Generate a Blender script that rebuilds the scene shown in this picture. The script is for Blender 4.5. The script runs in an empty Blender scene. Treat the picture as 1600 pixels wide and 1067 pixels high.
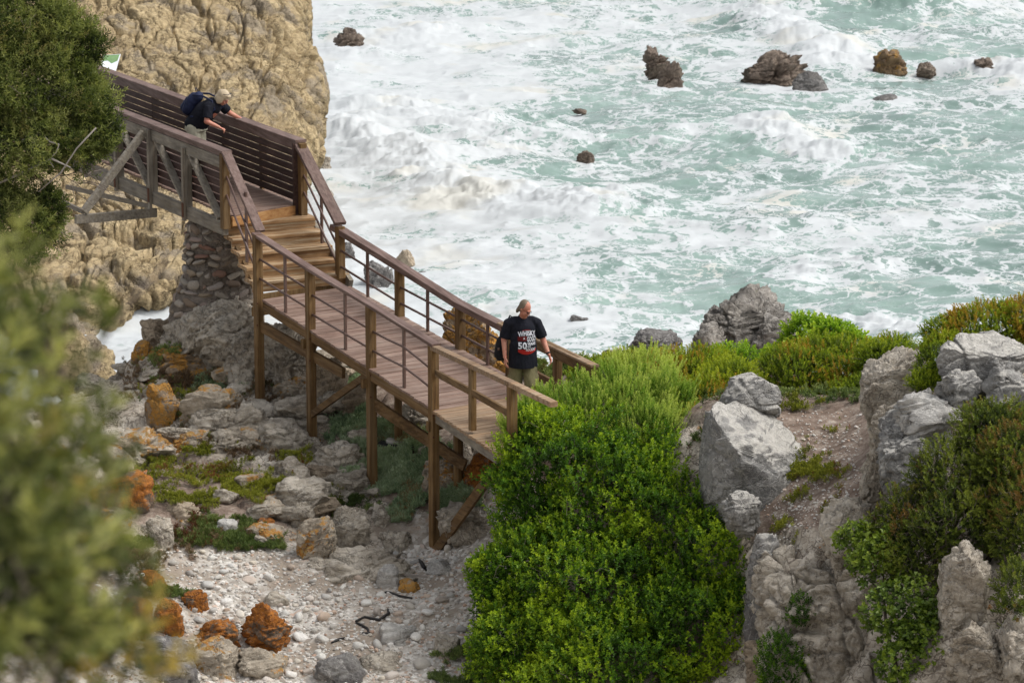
import bpy, bmesh, math, random
import numpy as np
from mathutils import Vector, Matrix, Euler

# ---------------------------------------------------------------- camera, sky, sun, exposure
SC = bpy.context.scene
COL = SC.collection
FPX, CAM_H, PITCH = 5333.0, 17.0, math.radians(13.0)
cam_data = bpy.data.cameras.new('camera')
cam_data.sensor_width = 36.0
cam_data.lens = 36.0 * FPX / 1600.0
cam_data.clip_start = 0.5
cam_data.clip_end = 4000.0
cam_data.dof.use_dof = True
cam_data.dof.focus_distance = 51.0
cam_data.dof.aperture_fstop = 4.5
cam = bpy.data.objects.new('camera', cam_data)
COL.objects.link(cam)
cam.location = (0, 0, CAM_H)
cam.rotation_euler = (math.radians(90) - PITCH, 0, 0)
SC.camera = cam

SUN_EL, SUN_AZ = math.radians(54), math.radians(92)      # azimuth from +Y towards +X
world = bpy.data.worlds.new('World')
SC.world = world
world.use_nodes = True
wn, wl = world.node_tree.nodes, world.node_tree.links
wn.clear()
w_out = wn.new('ShaderNodeOutputWorld')
w_bg = wn.new('ShaderNodeBackground')
w_sky = wn.new('ShaderNodeTexSky')
w_sky.sky_type = 'NISHITA'
w_sky.sun_disc = False
w_sky.sun_elevation = SUN_EL
w_sky.sun_rotation = SUN_AZ
w_sky.dust_density = 4.0
w_sky.air_density = 1.0
w_sky.ozone_density = 1.0
w_hsv = wn.new('ShaderNodeHueSaturation')                # a bright veil of thin cloud: nearly colourless sky
w_hsv.inputs['Saturation'].default_value = 0.22
w_bg.inputs['Strength'].default_value = 0.15
wl.new(w_sky.outputs[0], w_hsv.inputs['Color'])
wl.new(w_hsv.outputs[0], w_bg.inputs['Color'])
wl.new(w_bg.outputs[0], w_out.inputs['Surface'])
sun_d = bpy.data.lights.new('sun', 'SUN')
sun_d.energy = 1.05
sun_d.angle = math.radians(24)
sun_d.color = (1.0, 0.965, 0.91)
sun = bpy.data.objects.new('sun', sun_d)
COL.objects.link(sun)
sd = Vector((math.sin(SUN_AZ) * math.cos(SUN_EL), math.cos(SUN_AZ) * math.cos(SUN_EL), math.sin(SUN_EL)))
sun.rotation_euler = sd.to_track_quat('Z', 'Y').to_euler()
SC.view_settings.view_transform = 'Standard'
SC.view_settings.look = 'None'
SC.view_settings.exposure = 0.5
SC.view_settings.gamma = 1.0
SC.view_settings.use_curve_mapping = False
SC.render.engine = 'CYCLES'
SC.cycles.max_bounces = 6
SC.cycles.diffuse_bounces = 3
SC.cycles.glossy_bounces = 2
SC.cycles.transmission_bounces = 3
SC.cycles.transparent_max_bounces = 4
SC.cycles.use_denoising = True

# ---------------------------------------------------------------- survey helpers
SP, CP = math.sin(PITCH), math.cos(PITCH)

def ray(px, py):
    a = (px - 800.0) / FPX
    b = (533.5 - py) / FPX
    return a, CP + b * SP, -SP + b * CP

def U(px, py, y):
    """the place at distance y (metres ahead) seen along a sight line"""
    a, b, c = ray(px, py)
    t = y / b
    return Vector((a * t, y, CAM_H + c * t))

def UZ(px, py, z):
    """the place at height z seen along a sight line"""
    a, b, c = ray(px, py)
    t = (z - CAM_H) / c
    return Vector((a * t, b * t, z))

def mpp(px, py, y):
    a, b, c = ray(px, py)
    return (y / b) / FPX

def to_px(x, y, z):
    dz = z - CAM_H
    d = y * CP - dz * SP
    u = y * SP + dz * CP
    return 800.0 + FPX * x / d, 533.5 - FPX * u / d

# ---------------------------------------------------------------- noise (numpy)
def _hash(ix, iy, iz, seed):
    h = (ix.astype(np.uint32) * np.uint32(374761393) + iy.astype(np.uint32) * np.uint32(668265263)
         + iz.astype(np.uint32) * np.uint32(2147483647) + np.uint32((seed * 974634777 + 12345) & 0xffffffff))
    h = (h ^ (h >> np.uint32(13))) * np.uint32(1274126177)
    h = (h ^ (h >> np.uint32(16))) * np.uint32(2246822519)
    h = h ^ (h >> np.uint32(15))
    return (h & np.uint32(0xffffff)).astype(np.float32) / np.float32(16777215.0)

def vnoise(p, seed=0):
    f = np.floor(p)
    i = f.astype(np.int64)
    t = (p - f).astype(np.float32)
    t = t * t * t * (t * (t * 6 - 15) + 10)
    r = 0
    for dx in (0, 1):
        wx = t[:, 0] if dx else 1 - t[:, 0]
        for dy in (0, 1):
            wy = t[:, 1] if dy else 1 - t[:, 1]
            for dz in (0, 1):
                wz = t[:, 2] if dz else 1 - t[:, 2]
                r = r + wx * wy * wz * _hash(i[:, 0] + dx, i[:, 1] + dy, i[:, 2] + dz, seed)
    return r * 2 - 1

def fbm(p, octv=4, seed=0, gain=0.5, lac=2.03):
    a, s, r = 1.0, 0.0, 0
    q = p
    for k in range(octv):
        r = r + a * vnoise(q, seed + k * 17)
        s += a
        a *= gain
        q = q * lac + 3.7
    return r / s

def worley(p, seed=0, jit=0.9):
    f = np.floor(p)
    i = f.astype(np.int64)
    t = (p - f).astype(np.float32)
    f1 = np.full(len(p), 9.0, np.float32)
    f2 = f1.copy()
    cid = np.zeros(len(p), np.float32)
    for dx in (-1, 0, 1):
        for dy in (-1, 0, 1):
            for dz in (-1, 0, 1):
                a, b, c = i[:, 0] + dx, i[:, 1] + dy, i[:, 2] + dz
                h = _hash(a, b, c, seed)
                h2 = _hash(a, b, c, seed + 101)
                h3 = _hash(a, b, c, seed + 211)
                ex = dx + 0.5 + (h - .5) * jit - t[:, 0]
                ey = dy + 0.5 + (h2 - .5) * jit - t[:, 1]
                ez = dz + 0.5 + (h3 - .5) * jit - t[:, 2]
                d = ex * ex + ey * ey + ez * ez
                m = d < f1
                f2 = np.where(m, f1, np.minimum(f2, d))
                cid = np.where(m, _hash(a, b, c, seed + 307), cid)
                f1 = np.where(m, d, f1)
    return np.sqrt(f1), np.sqrt(f2), cid

def warp(p, amp, scale, seed):
    q = p * scale
    return p + amp * np.stack([vnoise(q, seed), vnoise(q + 19.1, seed + 1), vnoise(q + 41.7, seed + 2)], 1)

def sstep(a, b, x):
    t = np.clip((x - a) / (b - a), 0, 1)
    return t * t * (3 - 2 * t)

def rotmat(rx, ry, rz):
    return np.array(Euler((rx, ry, rz)).to_matrix(), dtype=np.float32)

# ---------------------------------------------------------------- object helpers
def mesh_from(name, V, Fc, smooth=True, mats=(), attrs=None, midx=None):
    V = np.asarray(V, np.float32).reshape(-1, 3)
    me = bpy.data.meshes.new(name)
    if isinstance(Fc, np.ndarray):
        n, k = Fc.shape
        me.vertices.add(len(V))
        me.vertices.foreach_set('co', V.ravel())
        me.loops.add(n * k)
        me.loops.foreach_set('vertex_index', Fc.astype(np.int32).ravel())
        me.polygons.add(n)
        me.polygons.foreach_set('loop_start', np.arange(0, n * k, k, dtype=np.int32))
        me.polygons.foreach_set('loop_total', np.full(n, k, np.int32))
    else:
        me.from_pydata([tuple(v) for v in V.tolist()], [], Fc)
    if attrs:
        for an, av in attrs.items():
            at = me.attributes.new(an, 'FLOAT', 'POINT')
            at.data.foreach_set('value', np.asarray(av, np.float32))
    for m in mats:
        me.materials.append(m)
    if midx is not None:
        me.polygons.foreach_set('material_index', np.asarray(midx, np.int32))
    me.update(calc_edges=True)
    me.polygons.foreach_set('use_smooth', np.full(len(me.polygons), smooth, bool))
    return me

def tag(o, label=None, cat=None, group=None, kind=None):
    if label: o['label'] = label
    if cat: o['category'] = cat
    if group: o['group'] = group
    if kind: o['kind'] = kind
    return o

def thing(name, label, cat, loc=(0, 0, 0), group=None):
    o = bpy.data.objects.new(name, None)
    o.empty_display_size = 0.2
    COL.objects.link(o)
    o.location = loc
    return tag(o, label, cat, group)

def wloc(o):
    l = Vector(o.location)
    while o.parent:
        o = o.parent
        l += Vector(o.location)
    return l

def put(name, me, loc=(0, 0, 0), parent=None, rot=None, scale=None):
    o = bpy.data.objects.new(name, me)
    COL.objects.link(o)
    if parent:
        o.parent = parent
        o.location = Vector(loc) - wloc(parent)
    else:
        o.location = loc
    if rot is not None: o.rotation_euler = rot
    if scale is not None: o.scale = scale
    return o

def obj(name, V, Fc, m, parent=None, smooth=True, attrs=None, midx=None, base=False):
    """link world-space geometry as ONE mesh object with its origin in its middle (or base)"""
    V = np.asarray(V, np.float32).reshape(-1, 3)
    lo, hi = V.min(0), V.max(0)
    c = (lo + hi) / 2
    if base: c[2] = lo[2]
    mats = m if isinstance(m, (list, tuple)) else [m]
    me = mesh_from(name, V - c, Fc, smooth, mats, attrs, midx)
    return put(name, me, Vector([float(x) for x in c]), parent)

class MB:
    """collects simple solids into one mesh"""
    def __init__(self):
        self.v, self.f = [], []
    def add(self, V, Fc):
        n = len(self.v)
        self.v += [tuple(map(float, x)) for x in V]
        self.f += [tuple(int(i) + n for i in f) for f in Fc]
        return self
    def beam(self, p0, p1, w, h, up=(0, 0, 1), w1=None, h1=None, bev=0.0, e0=None, e1=None):
        """box along p0->p1; w across, h along 'up'; e0/e1: end plane directions"""
        p0, p1, up = Vector(p0), Vector(p1), Vector(up)
        d = (p1 - p0).normalized()
        s = d.cross(up).normalized()
        u = s.cross(d).normalized()
        w1 = w if w1 is None else w1
        h1 = h if h1 is None else h1
        V = []
        for p, ww, hh in ((p0, w, h), (p1, w1, h1)):
            a, b = ww / 2, hh / 2
            if bev:
                c = bev
                for x, z in ((-a + c, -b), (a - c, -b), (a, -b + c), (a, b - c), (a - c, b), (-a + c, b), (-a, b - c), (-a, -b + c)):
                    V.append(p + s * x + u * z)
            else:
                for x, z in ((-a, -b), (a, -b), (a, b), (-a, b)):
                    V.append(p + s * x + u * z)
        k = 8 if bev else 4
        Fc = [tuple(range(k))[::-1], tuple(range(k, 2 * k))]
        for i in range(k):
            j = (i + 1) % k
            Fc.append((i, j, k + j, k + i))
        return self.add(V, Fc)
    def tube(self, pts, r, n=8, close=True):
        pts = [Vector(p) for p in pts]
        rr = r if isinstance(r, (list, tuple)) else [r] * len(pts)
        V, Fc = [], []
        prev = None
        for i, p in enumerate(pts):
            d = (pts[min(i + 1, len(pts) - 1)] - pts[max(i - 1, 0)]).normalized()
            a = Vector((0, 0, 1)) if abs(d.z) < .9 else Vector((1, 0, 0))
            if prev is not None: a = prev
            s = d.cross(a).normalized()
            u = s.cross(d).normalized()
            prev = u
            for k in range(n):
                t = 2 * math.pi * k / n
                V.append(p + s * math.cos(t) * rr[i] + u * math.sin(t) * rr[i])
        for i in range(len(pts) - 1):
            for k in range(n):
                j = (k + 1) % n
                Fc.append((i * n + k, i * n + j, (i + 1) * n + j, (i + 1) * n + k))
        if close:
            Fc.append(tuple(range(n))[::-1])
            Fc.append(tuple(range((len(pts) - 1) * n, len(pts) * n)))
        return self.add(V, Fc)
    def build(self, name, m, parent=None, smooth=False):
        return obj(name, self.v, self.f, m, parent, smooth)
# ---------------------------------------------------------------- materials
class NT:
    def __init__(self, name):
        self.m = bpy.data.materials.new(name)
        self.m.use_nodes = True
        self.t = self.m.node_tree
        self.t.nodes.clear()
        self.out = self.t.nodes.new('ShaderNodeOutputMaterial')
    def n(self, kind, **kw):
        nd = self.t.nodes.new('ShaderNode' + kind)
        for k, v in kw.items():
            if k[0] == '_':
                setattr(nd, k[1:], v)
            else:
                key = int(k[1:]) if k[0] == 'i' and k[1:].isdigit() else k.replace('_', ' ')
                s = nd.inputs[key]
                if hasattr(v, 'node') or isinstance(v, bpy.types.NodeSocket):
                    self.t.links.new(v, s)
                else:
                    s.default_value = v
        return nd
    def pos(self):
        return self.n('NewGeometry').outputs['Position']
    def obco(self):
        return self.n('TexCoord').outputs['Object']
    def nrm(self):
        return self.n('NewGeometry').outputs['Normal']
    def mapv(self, v, scale=(1, 1, 1), rot=(0, 0, 0), loc=(0, 0, 0)):
        return self.n('Mapping', Vector=v, Scale=scale, Rotation=rot, Location=loc).outputs[0]
    def noise(self, v, scale, detail=5, rough=.55, dist=0.0, out='Fac'):
        return self.n('TexNoise', Vector=v, Scale=scale, Detail=detail, Roughness=rough, Distortion=dist).outputs[out]
    def voro(self, v, scale, feature='F1', out='Distance', rnd=1.0):
        nd = self.n('TexVoronoi', _feature=feature, Vector=v, Scale=scale, Randomness=rnd)
        return nd.outputs[out]
    def math(self, op, a, b=0.0, clamp=False):
        nd = self.n('Math', _operation=op, _use_clamp=clamp)
        for i, x in enumerate((a, b)):
            if isinstance(x, (int, float)): nd.inputs[i].default_value = x
            else: self.t.links.new(x, nd.inputs[i])
        return nd.outputs[0]
    def ss(self, x, a, b):
        nd = self.n('MapRange', _interpolation_type='SMOOTHSTEP', Value=x)
        nd.inputs[1].default_value = a
        nd.inputs[2].default_value = b
        return nd.outputs[0]
    def mix(self, f, a, b, mode='MIX'):
        nd = self.t.nodes.new('ShaderNodeMix')
        nd.data_type = 'RGBA'
        nd.blend_type = mode
        for s, x in ((nd.inputs[0], f), (nd.inputs[6], a), (nd.inputs[7], b)):
            if isinstance(x, bpy.types.NodeSocket): self.t.links.new(x, s)
            elif isinstance(x, (int, float)): s.default_value = x
            else: s.default_value = tuple(x) + ((1,) if len(x) == 3 else ())
        return nd.outputs[2]
    def ramp(self, f, stops):
        nd = self.n('ValToRGB')
        self.t.links.new(f, nd.inputs[0])
        e = nd.color_ramp.elements
        while len(e) < len(stops): e.new(0.5)
        for el, (p, c) in zip(e, stops):
            el.position = p
            el.color = tuple(c) + (1,)
        return nd.outputs[0]
    def attr(self, name):
        return self.n('Attribute', _attribute_name=name).outputs['Fac']
    def bump(self, h, strength=.5, dist=.02, normal=None):
        nd = self.n('Bump', Height=h, Strength=strength, Distance=dist)
        if normal is not None: self.t.links.new(normal, nd.inputs['Normal'])
        return nd.outputs[0]
    def bsdf(self, color, rough=.8, normal=None, spec=.3, **kw):
        nd = self.t.nodes.new('ShaderNodeBsdfPrincipled')
        def setv(k, x):
            s = nd.inputs[k]
            if isinstance(x, bpy.types.NodeSocket): self.t.links.new(x, s)
            elif isinstance(x, (int, float)): s.default_value = x
            elif s.type == 'RGBA': s.default_value = tuple(x)[:3] + (1,)
            else: s.default_value = x
        setv('Base Color', color)
        setv('Roughness', rough)
        setv('Specular IOR Level', spec)
        if normal is not None: setv('Normal', normal)
        for k, v in kw.items(): setv(k.replace('_', ' '), v)
        return nd.outputs[0]
    def done(self, sh):
        self.t.links.new(sh, self.out.inputs['Surface'])
        return self.m

def rock_mat(name, dark, mid, light, lichen=None, lich_amt=0.0, rough=.9, veins=0.0, moss=0.0, spec=.2, bump=.5, second=None, strata=None, lich2=None, crack=.4, csc=2.6, cmask=.5, pale_top=None):
    T = NT(name)
    p = T.pos()
    n1 = T.noise(p, 1.6, 7, .62)
    n2 = T.noise(p, 9.0, 6, .65)
    n3 = T.noise(T.mapv(p, (1, 1, 3.2), strata or (.25, .3, 0)), 3.2, 6, .6, .6)
    f = T.math('ADD', T.math('MULTIPLY', n1, .45), T.math('ADD', T.math('MULTIPLY', n2, .3), T.math('MULTIPLY', n3, .3)))
    c = T.ramp(f, [(.36, dark), (.5, mid), (.64, light)])
    if second:
        c = T.mix(T.ss(T.noise(p, .9, 4, .6), .5, .62), c, second)
    if pale_top:  # paler colour where the surface points up, broken up by noise
        nz = T.n('SeparateXYZ', Vector=T.nrm()).outputs[2]
        wt = T.math('ADD', nz, T.math('MULTIPLY', T.math('SUBTRACT', T.noise(p, 1.8, 5, .65), .5), 2.2))
        c = T.mix(T.ss(wt, .62, .85), c, T.mix(T.ss(n2, .35, .65), tuple(x * .8 for x in pale_top), pale_top))
    if veins:
        v = T.noise(T.mapv(p, (1, 1, 1.5), (.4, .2, .9)), 2.4, 5, .5, 1.2)
        band = T.math('SUBTRACT', 1.0, T.ss(T.math('ABSOLUTE', T.math('SUBTRACT', v, .5)), 0.0, .018))
        c = T.mix(T.math('MULTIPLY', band, veins), c, (.55, .53, .5))
    grains = T.noise(p, 60, 3, .7)
    c = T.mix(T.math('MULTIPLY', T.ss(grains, .5, .75), .3), c, tuple(min(1, x * 1.5) for x in light))
    if lichen:
        ln = T.math('ADD', T.math('MULTIPLY', T.noise(p, 2.6, 5, .65, .4), .7), T.math('MULTIPLY', T.noise(p, 14, 4, .7), .3))
        nz = T.n('SeparateXYZ', Vector=T.nrm()).outputs[2]
        ln = T.math('ADD', ln, T.math('MULTIPLY', nz, .05))
        t = .74 - .34 * lich_amt
        lc = T.mix(T.ss(T.noise(p, 22, 3, .6), .35, .65), lichen, lich2 or tuple(x * .6 for x in lichen))
        c = T.mix(T.ss(ln, t, t + .05), c, lc)
    if moss:
        nz = T.n('SeparateXYZ', Vector=T.nrm()).outputs[2]
        mn = T.math('ADD', T.noise(p, 4.5, 5, .7), T.math('MULTIPLY', nz, .25))
        c = T.mix(T.ss(mn, .92 - .4 * moss, 1.0 - .4 * moss), c, (.12, .12, .02))
    wv = T.n('TexNoise', Vector=p, Scale=2.2, Detail=4, Roughness=.6).outputs['Color']
    wp = T.n('VectorMath', _operation='ADD', i0=p, i1=T.n('VectorMath', _operation='SCALE', i0=wv, Scale=.95).outputs[0]).outputs[0]
    wp = T.mapv(wp, (1, 1.1, 1.7), strata or (.25, .35, .2))
    e1 = T.voro(wp, csc, 'DISTANCE_TO_EDGE')
    e2 = T.voro(wp, csc * 2.9, 'DISTANCE_TO_EDGE')
    k1 = T.math('SUBTRACT', 1.0, T.ss(e1, .0, .045))
    k2 = T.math('SUBTRACT', 1.0, T.ss(e2, .0, .07))
    part_ = T.ss(T.noise(p, 1.9, 3, .6), .42, .6)
    k2 = T.math('MULTIPLY', k2, part_)
    k1 = T.math('MULTIPLY', k1, T.ss(T.noise(p, 1.3, 3, .6), cmask - .05, cmask + .07))
    c = T.mix(T.math('MULTIPLY', T.math('MAXIMUM', k1, T.math('MULTIPLY', k2, .7)), crack), c, tuple(x * .35 for x in dark))
    h = T.math('ADD', T.math('MULTIPLY', T.noise(p, 14, 9, .72), 1.6), T.math('MULTIPLY', n3, 1.5))
    h = T.math('SUBTRACT', h, T.math('MULTIPLY', k1, .9))
    h = T.math('SUBTRACT', h, T.math('MULTIPLY', k2, .5))
    nn = T.bump(h, bump * 1.5, .045)
    return T.done(T.bsdf(c, rough, nn, spec))

def wood_mat(name, a, b, c3, rough=.75, scale=1.0, spec=.25, axis=None, worn=0.0, worn_c=(.5, .42, .3)):
    """grain runs along the object's own long axis (given as a direction)"""
    T = NT(name)
    p = T.pos()
    ax = Vector(axis or (0, 0, 1)).normalized()
    q = ax.to_track_quat('X', 'Z').inverted().to_euler()
    v = T.mapv(T.mapv(p, (1, 1, 1), tuple(q)), (.9, 22, 22))
    g = T.noise(v, 1.0 * scale, 6, .6, .3)
    blot = T.noise(p, 2.3, 4, .6)
    f = T.math('ADD', T.math('MULTIPLY', g, .6), T.math('MULTIPLY', blot, .4))
    c = T.ramp(f, [(.38, a), (.5, b), (.63, c3)])
    rnd = T.n('ObjectInfo').outputs['Random']
    c = T.mix(T.math('MULTIPLY', rnd, .45), c, tuple(x * .5 for x in b))
    if worn:
        c = T.mix(T.math('MULTIPLY', T.ss(T.noise(v, .7, 5, .7), .48, .62), worn), c, worn_c)
    nn = T.bump(g, .35, .008)
    return T.done(T.bsdf(c, rough, nn, spec))

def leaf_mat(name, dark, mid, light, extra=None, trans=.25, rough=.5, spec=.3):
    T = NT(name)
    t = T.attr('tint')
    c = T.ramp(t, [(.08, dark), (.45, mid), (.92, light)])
    if extra:
        c = T.mix(T.ss(T.attr('alt'), .55, .75), c, extra)
    b = T.bsdf(c, rough, None, spec)
    tr = T.n('BsdfTranslucent')
    T.t.links.new(T.mix(1.0, c, (1.15, 1.2, .5), 'MULTIPLY'), tr.inputs[0])
    ms = T.n('MixShader', Fac=trans)
    T.t.links.new(b, ms.inputs[1])
    T.t.links.new(tr.outputs[0], ms.inputs[2])
    return T.done(ms.outputs[0])

def plain(name, c, rough=.6, spec=.3, var=.25, scale=20, bump=.15, **kw):
    T = NT(name)
    p = T.obco()
    n = T.noise(p, scale, 5, .6)
    col = T.mix(T.math('MULTIPLY', n, var * 2), c, tuple(x * (1 - var) for x in c))
    return T.done(T.bsdf(col, rough, T.bump(n, bump, .01), spec, **kw))

LICH = (.46, .20, .045)
M = {}
M['rock_gray'] = rock_mat('rock_gray', (.15, .125, .095), (.41, .36, .29), (.64, .58, .49), LICH, .10, veins=.25, cmask=.42)
M['rock_warm'] = rock_mat('rock_warm', (.13, .095, .065), (.36, .29, .21), (.54, .45, .34), LICH, .2, moss=.12, cmask=.42)
M['rock_cliff'] = rock_mat('rock_cliff', (.20, .145, .08), (.44, .335, .19), (.62, .49, .29), None, 0, second=(.34, .28, .20), bump=.7, crack=.55, csc=2.0, cmask=.44)
M['rock_lichen'] = rock_mat('rock_lichen', (.14, .12, .09), (.38, .325, .255), (.58, .51, .41), LICH, .60, moss=.1, lich2=(.40, .27, .10))
M['rock_orange'] = rock_mat('rock_orange', (.08, .06, .045), (.19, .14, .10), (.34, .26, .19), (.44, .165, .03), .84, lich2=(.30, .12, .04))
M['rock_yellow'] = rock_mat('rock_yellow', (.14, .10, .06), (.29, .22, .15), (.42, .33, .24), (.52, .25, .05), .80, lich2=(.36, .22, .08))
M['rock_pale'] = rock_mat('rock_pale', (.25, .24, .22), (.44, .42, .39), (.62, .60, .56), None, 0, veins=.1)
M['rock_dark'] = rock_mat('rock_dark', (.07, .065, .06), (.16, .15, .145), (.28, .27, .25), LICH, .1, veins=.5)
M['rock_head'] = rock_mat('rock_head', (.10, .098, .095), (.22, .215, .205), (.40, .385, .355), None, 0, veins=.6, second=(.29, .28, .26), cmask=.5, pale_top=(.55, .525, .475))
M['rock_crag'] = rock_mat('rock_crag', (.09, .08, .07), (.24, .22, .195), (.43, .395, .35), (.36, .20, .05), .05, veins=.4, moss=.1, cmask=.42)
M['rock_worn'] = rock_mat('rock_worn', (.32, .30, .27), (.50, .47, .42), (.62, .59, .54), None, 0, veins=0, crack=.3, cmask=.58, bump=.35)
M['rock_sea'] = rock_mat('rock_sea', (.045, .033, .024), (.12, .085, .06), (.26, .2, .15), None, 0, rough=.55, spec=.5)
M['rock_sea_gold'] = rock_mat('rock_sea_gold', (.04, .03, .02), (.12, .07, .03), (.22, .14, .06), (.42, .22, .03), .55, rough=.5, spec=.5)
M['rock_wet'] = rock_mat('rock_wet', (.05, .045, .04), (.11, .1, .09), (.2, .19, .18), None, 0, rough=.25, spec=.6)
M['mortar'] = rock_mat('mortar', (.09, .075, .06), (.17, .145, .12), (.26, .22, .19))
M['pebble'] = None
def pebble_mat(name, hues):
    T = NT(name)
    rnd = T.n('ObjectInfo').outputs['Random']
    p = T.obco()
    c = T.ramp(rnd, [(i / (len(hues) - 1), h) for i, h in enumerate(hues)])
    n = T.noise(p, 6, 6, .65)
    c = T.mix(T.math('MULTIPLY', T.ss(n, .4, .7), .45), c, tuple(x * .6 for x in hues[0]))
    return T.done(T.bsdf(c, .85, T.bump(T.noise(p, 14, 6, .7), .4, .02), .2))
M['pebble'] = pebble_mat('pebble', [(.56, .53, .48), (.68, .66, .61), (.40, .38, .35), (.62, .55, .45), (.76, .74, .70), (.50, .38, .29), (.33, .32, .30), (.70, .68, .64)])
M['pier_stone'] = pebble_mat('pier_stone', [(.25, .22, .18), (.36, .32, .27), (.17, .12, .09), (.30, .25, .18), (.34, .31, .28), (.21, .11, .08), (.44, .40, .34)])
def beach_mat():
    T = NT('gravel_bits')
    c = T.ramp(T.attr('tint'), [(0, (.22, .19, .16)), (.25, (.42, .39, .35)), (.5, (.52, .49, .45)), (.75, (.62, .6, .56)), (.9, (.50, .36, .27)), (1, (.3, .2, .15))])
    return T.done(T.bsdf(c, .9, None, .2))
M['gravel_bits'] = beach_mat()

M['post'] = wood_mat('brown_stained_timber', (.075, .040, .015), (.15, .085, .032), (.25, .155, .065), axis=(0, 0, 1), worn=.35, worn_c=(.26, .19, .11))
M['beam_brown'] = wood_mat('brown_stained_beam', (.065, .037, .016), (.135, .078, .032), (.22, .135, .06), axis=(.5, -.85, -.1), worn=.3, worn_c=(.22, .16, .10))
M['rail_top'] = wood_mat('painted_rail_board', (.085, .052, .042), (.15, .095, .078), (.22, .15, .13), axis=(.5, -.85, -.1), rough=.6, worn=.25, worn_c=(.26, .20, .17))
M['slat'] = wood_mat('dark_slat_board', (.035, .02, .017), (.065, .038, .032), (.10, .06, .05), axis=(.54, -.84, 0), rough=.65)
M['plank'] = wood_mat('deck_plank_purple', (.12, .070, .052), (.215, .138, .105), (.31, .225, .18), axis=(.85, .5, 0), rough=.65, worn=.3, worn_c=(.34, .275, .23))
M['plank_raw'] = wood_mat('deck_plank_raw', (.17, .105, .06), (.30, .21, .135), (.42, .32, .22), axis=(.85, .5, 0), worn=.35, worn_c=(.40, .22, .10))
M['step'] = wood_mat('worn_step_timber', (.12, .06, .025), (.30, .17, .075), (.46, .31, .17), axis=(.9, .4, 0), worn=.8, worn_c=(.47, .38, .26))
M['step_new'] = wood_mat('orange_step_board', (.28, .13, .045), (.42, .22, .085), (.5, .3, .13), axis=(.9, .4, 0))
M['wood_gray'] = wood_mat('weathered_grey_timber', (.12, .105, .085), (.22, .195, .16), (.32, .29, .24), axis=(.54, -.84, 0), worn=.3, worn_c=(.2, .16, .09))
M['wood_gray_v'] = wood_mat('weathered_grey_upright', (.12, .105, .085), (.22, .195, .16), (.33, .30, .25), axis=(0, 0, 1), worn=.3, worn_c=(.2, .14, .08))
M['rail_raw'] = wood_mat('bare_timber_rail', (.15, .095, .05), (.26, .175, .10), (.38, .28, .18), axis=(.5, -.85, -.1))
M['rod'] = plain('brown_steel_rod', (.12, .070, .055), .45, .5)
M['bolt'] = plain('rusty_bracket', (.10, .04, .02), .8)
M['rubber'] = plain('black_rubber', (.012, .012, .013), .7)
M['concrete'] = plain('pale_concrete', (.52, .49, .44), .95)
M['kelp'] = plain('dried_black_kelp', (.015, .013, .012), .5, .4)
M['bark'] = plain('grey_bark', (.11, .09, .07), .95, .1, .5, 30, .4)
M['twig'] = plain('pale_twig', (.20, .165, .14), .9, .1, .4, 30, .2)
M['driftwood'] = plain('bleached_wood', (.34, .31, .28), .9, .1, .4, 30, .2)

M['lf_bright'] = leaf_mat('leaf_bright', (.026, .065, .008), (.085, .19, .012), (.38, .50, .025), trans=.30)
M['lf_feather'] = leaf_mat('leaf_feathery', (.05, .11, .015), (.20, .34, .04), (.55, .62, .17), trans=.30)
M['lf_heath'] = leaf_mat('leaf_heath', (.04, .07, .008), (.20, .28, .018), (.46, .50, .04), extra=(.42, .27, .035), trans=.28)
M['lf_succ'] = leaf_mat('leaf_succulent', (.06, .13, .010), (.22, .38, .025), (.45, .57, .06), trans=.3)
M['lf_dark'] = leaf_mat('leaf_dark', (.018, .030, .008), (.075, .11, .016), (.22, .26, .035), extra=(.20, .12, .03), trans=.22)
M['lf_tree'] = leaf_mat('leaf_tree', (.025, .040, .012), (.12, .155, .038), (.33, .35, .12), extra=(.22, .20, .07), trans=.25)
M['lf_fore'] = leaf_mat('leaf_near', (.035, .048, .018), (.155, .18, .062), (.50, .49, .19), extra=(.44, .33, .09), trans=.3)
M['lf_round'] = leaf_mat('leaf_round', (.03, .06, .008), (.10, .17, .014), (.24, .31, .03), trans=.25, spec=.5)
M['gc_yellow'] = leaf_mat('cover_yellow_green', (.07, .085, .012), (.24, .26, .03), (.42, .42, .06), extra=(.27, .12, .05), trans=.15)
M['gc_blue'] = leaf_mat('cover_blue_green', (.09, .14, .07), (.24, .34, .19), (.44, .52, .34), extra=(.30, .21, .10), trans=.15)
M['gc_brown'] = leaf_mat('cover_brown', (.08, .05, .03), (.21, .14, .085), (.34, .25, .15), extra=(.09, .12, .03), trans=.1)
M['gc_green'] = leaf_mat('cover_green', (.05, .08, .025), (.14, .20, .06), (.28, .33, .11), extra=(.17, .07, .04), trans=.15)
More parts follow.
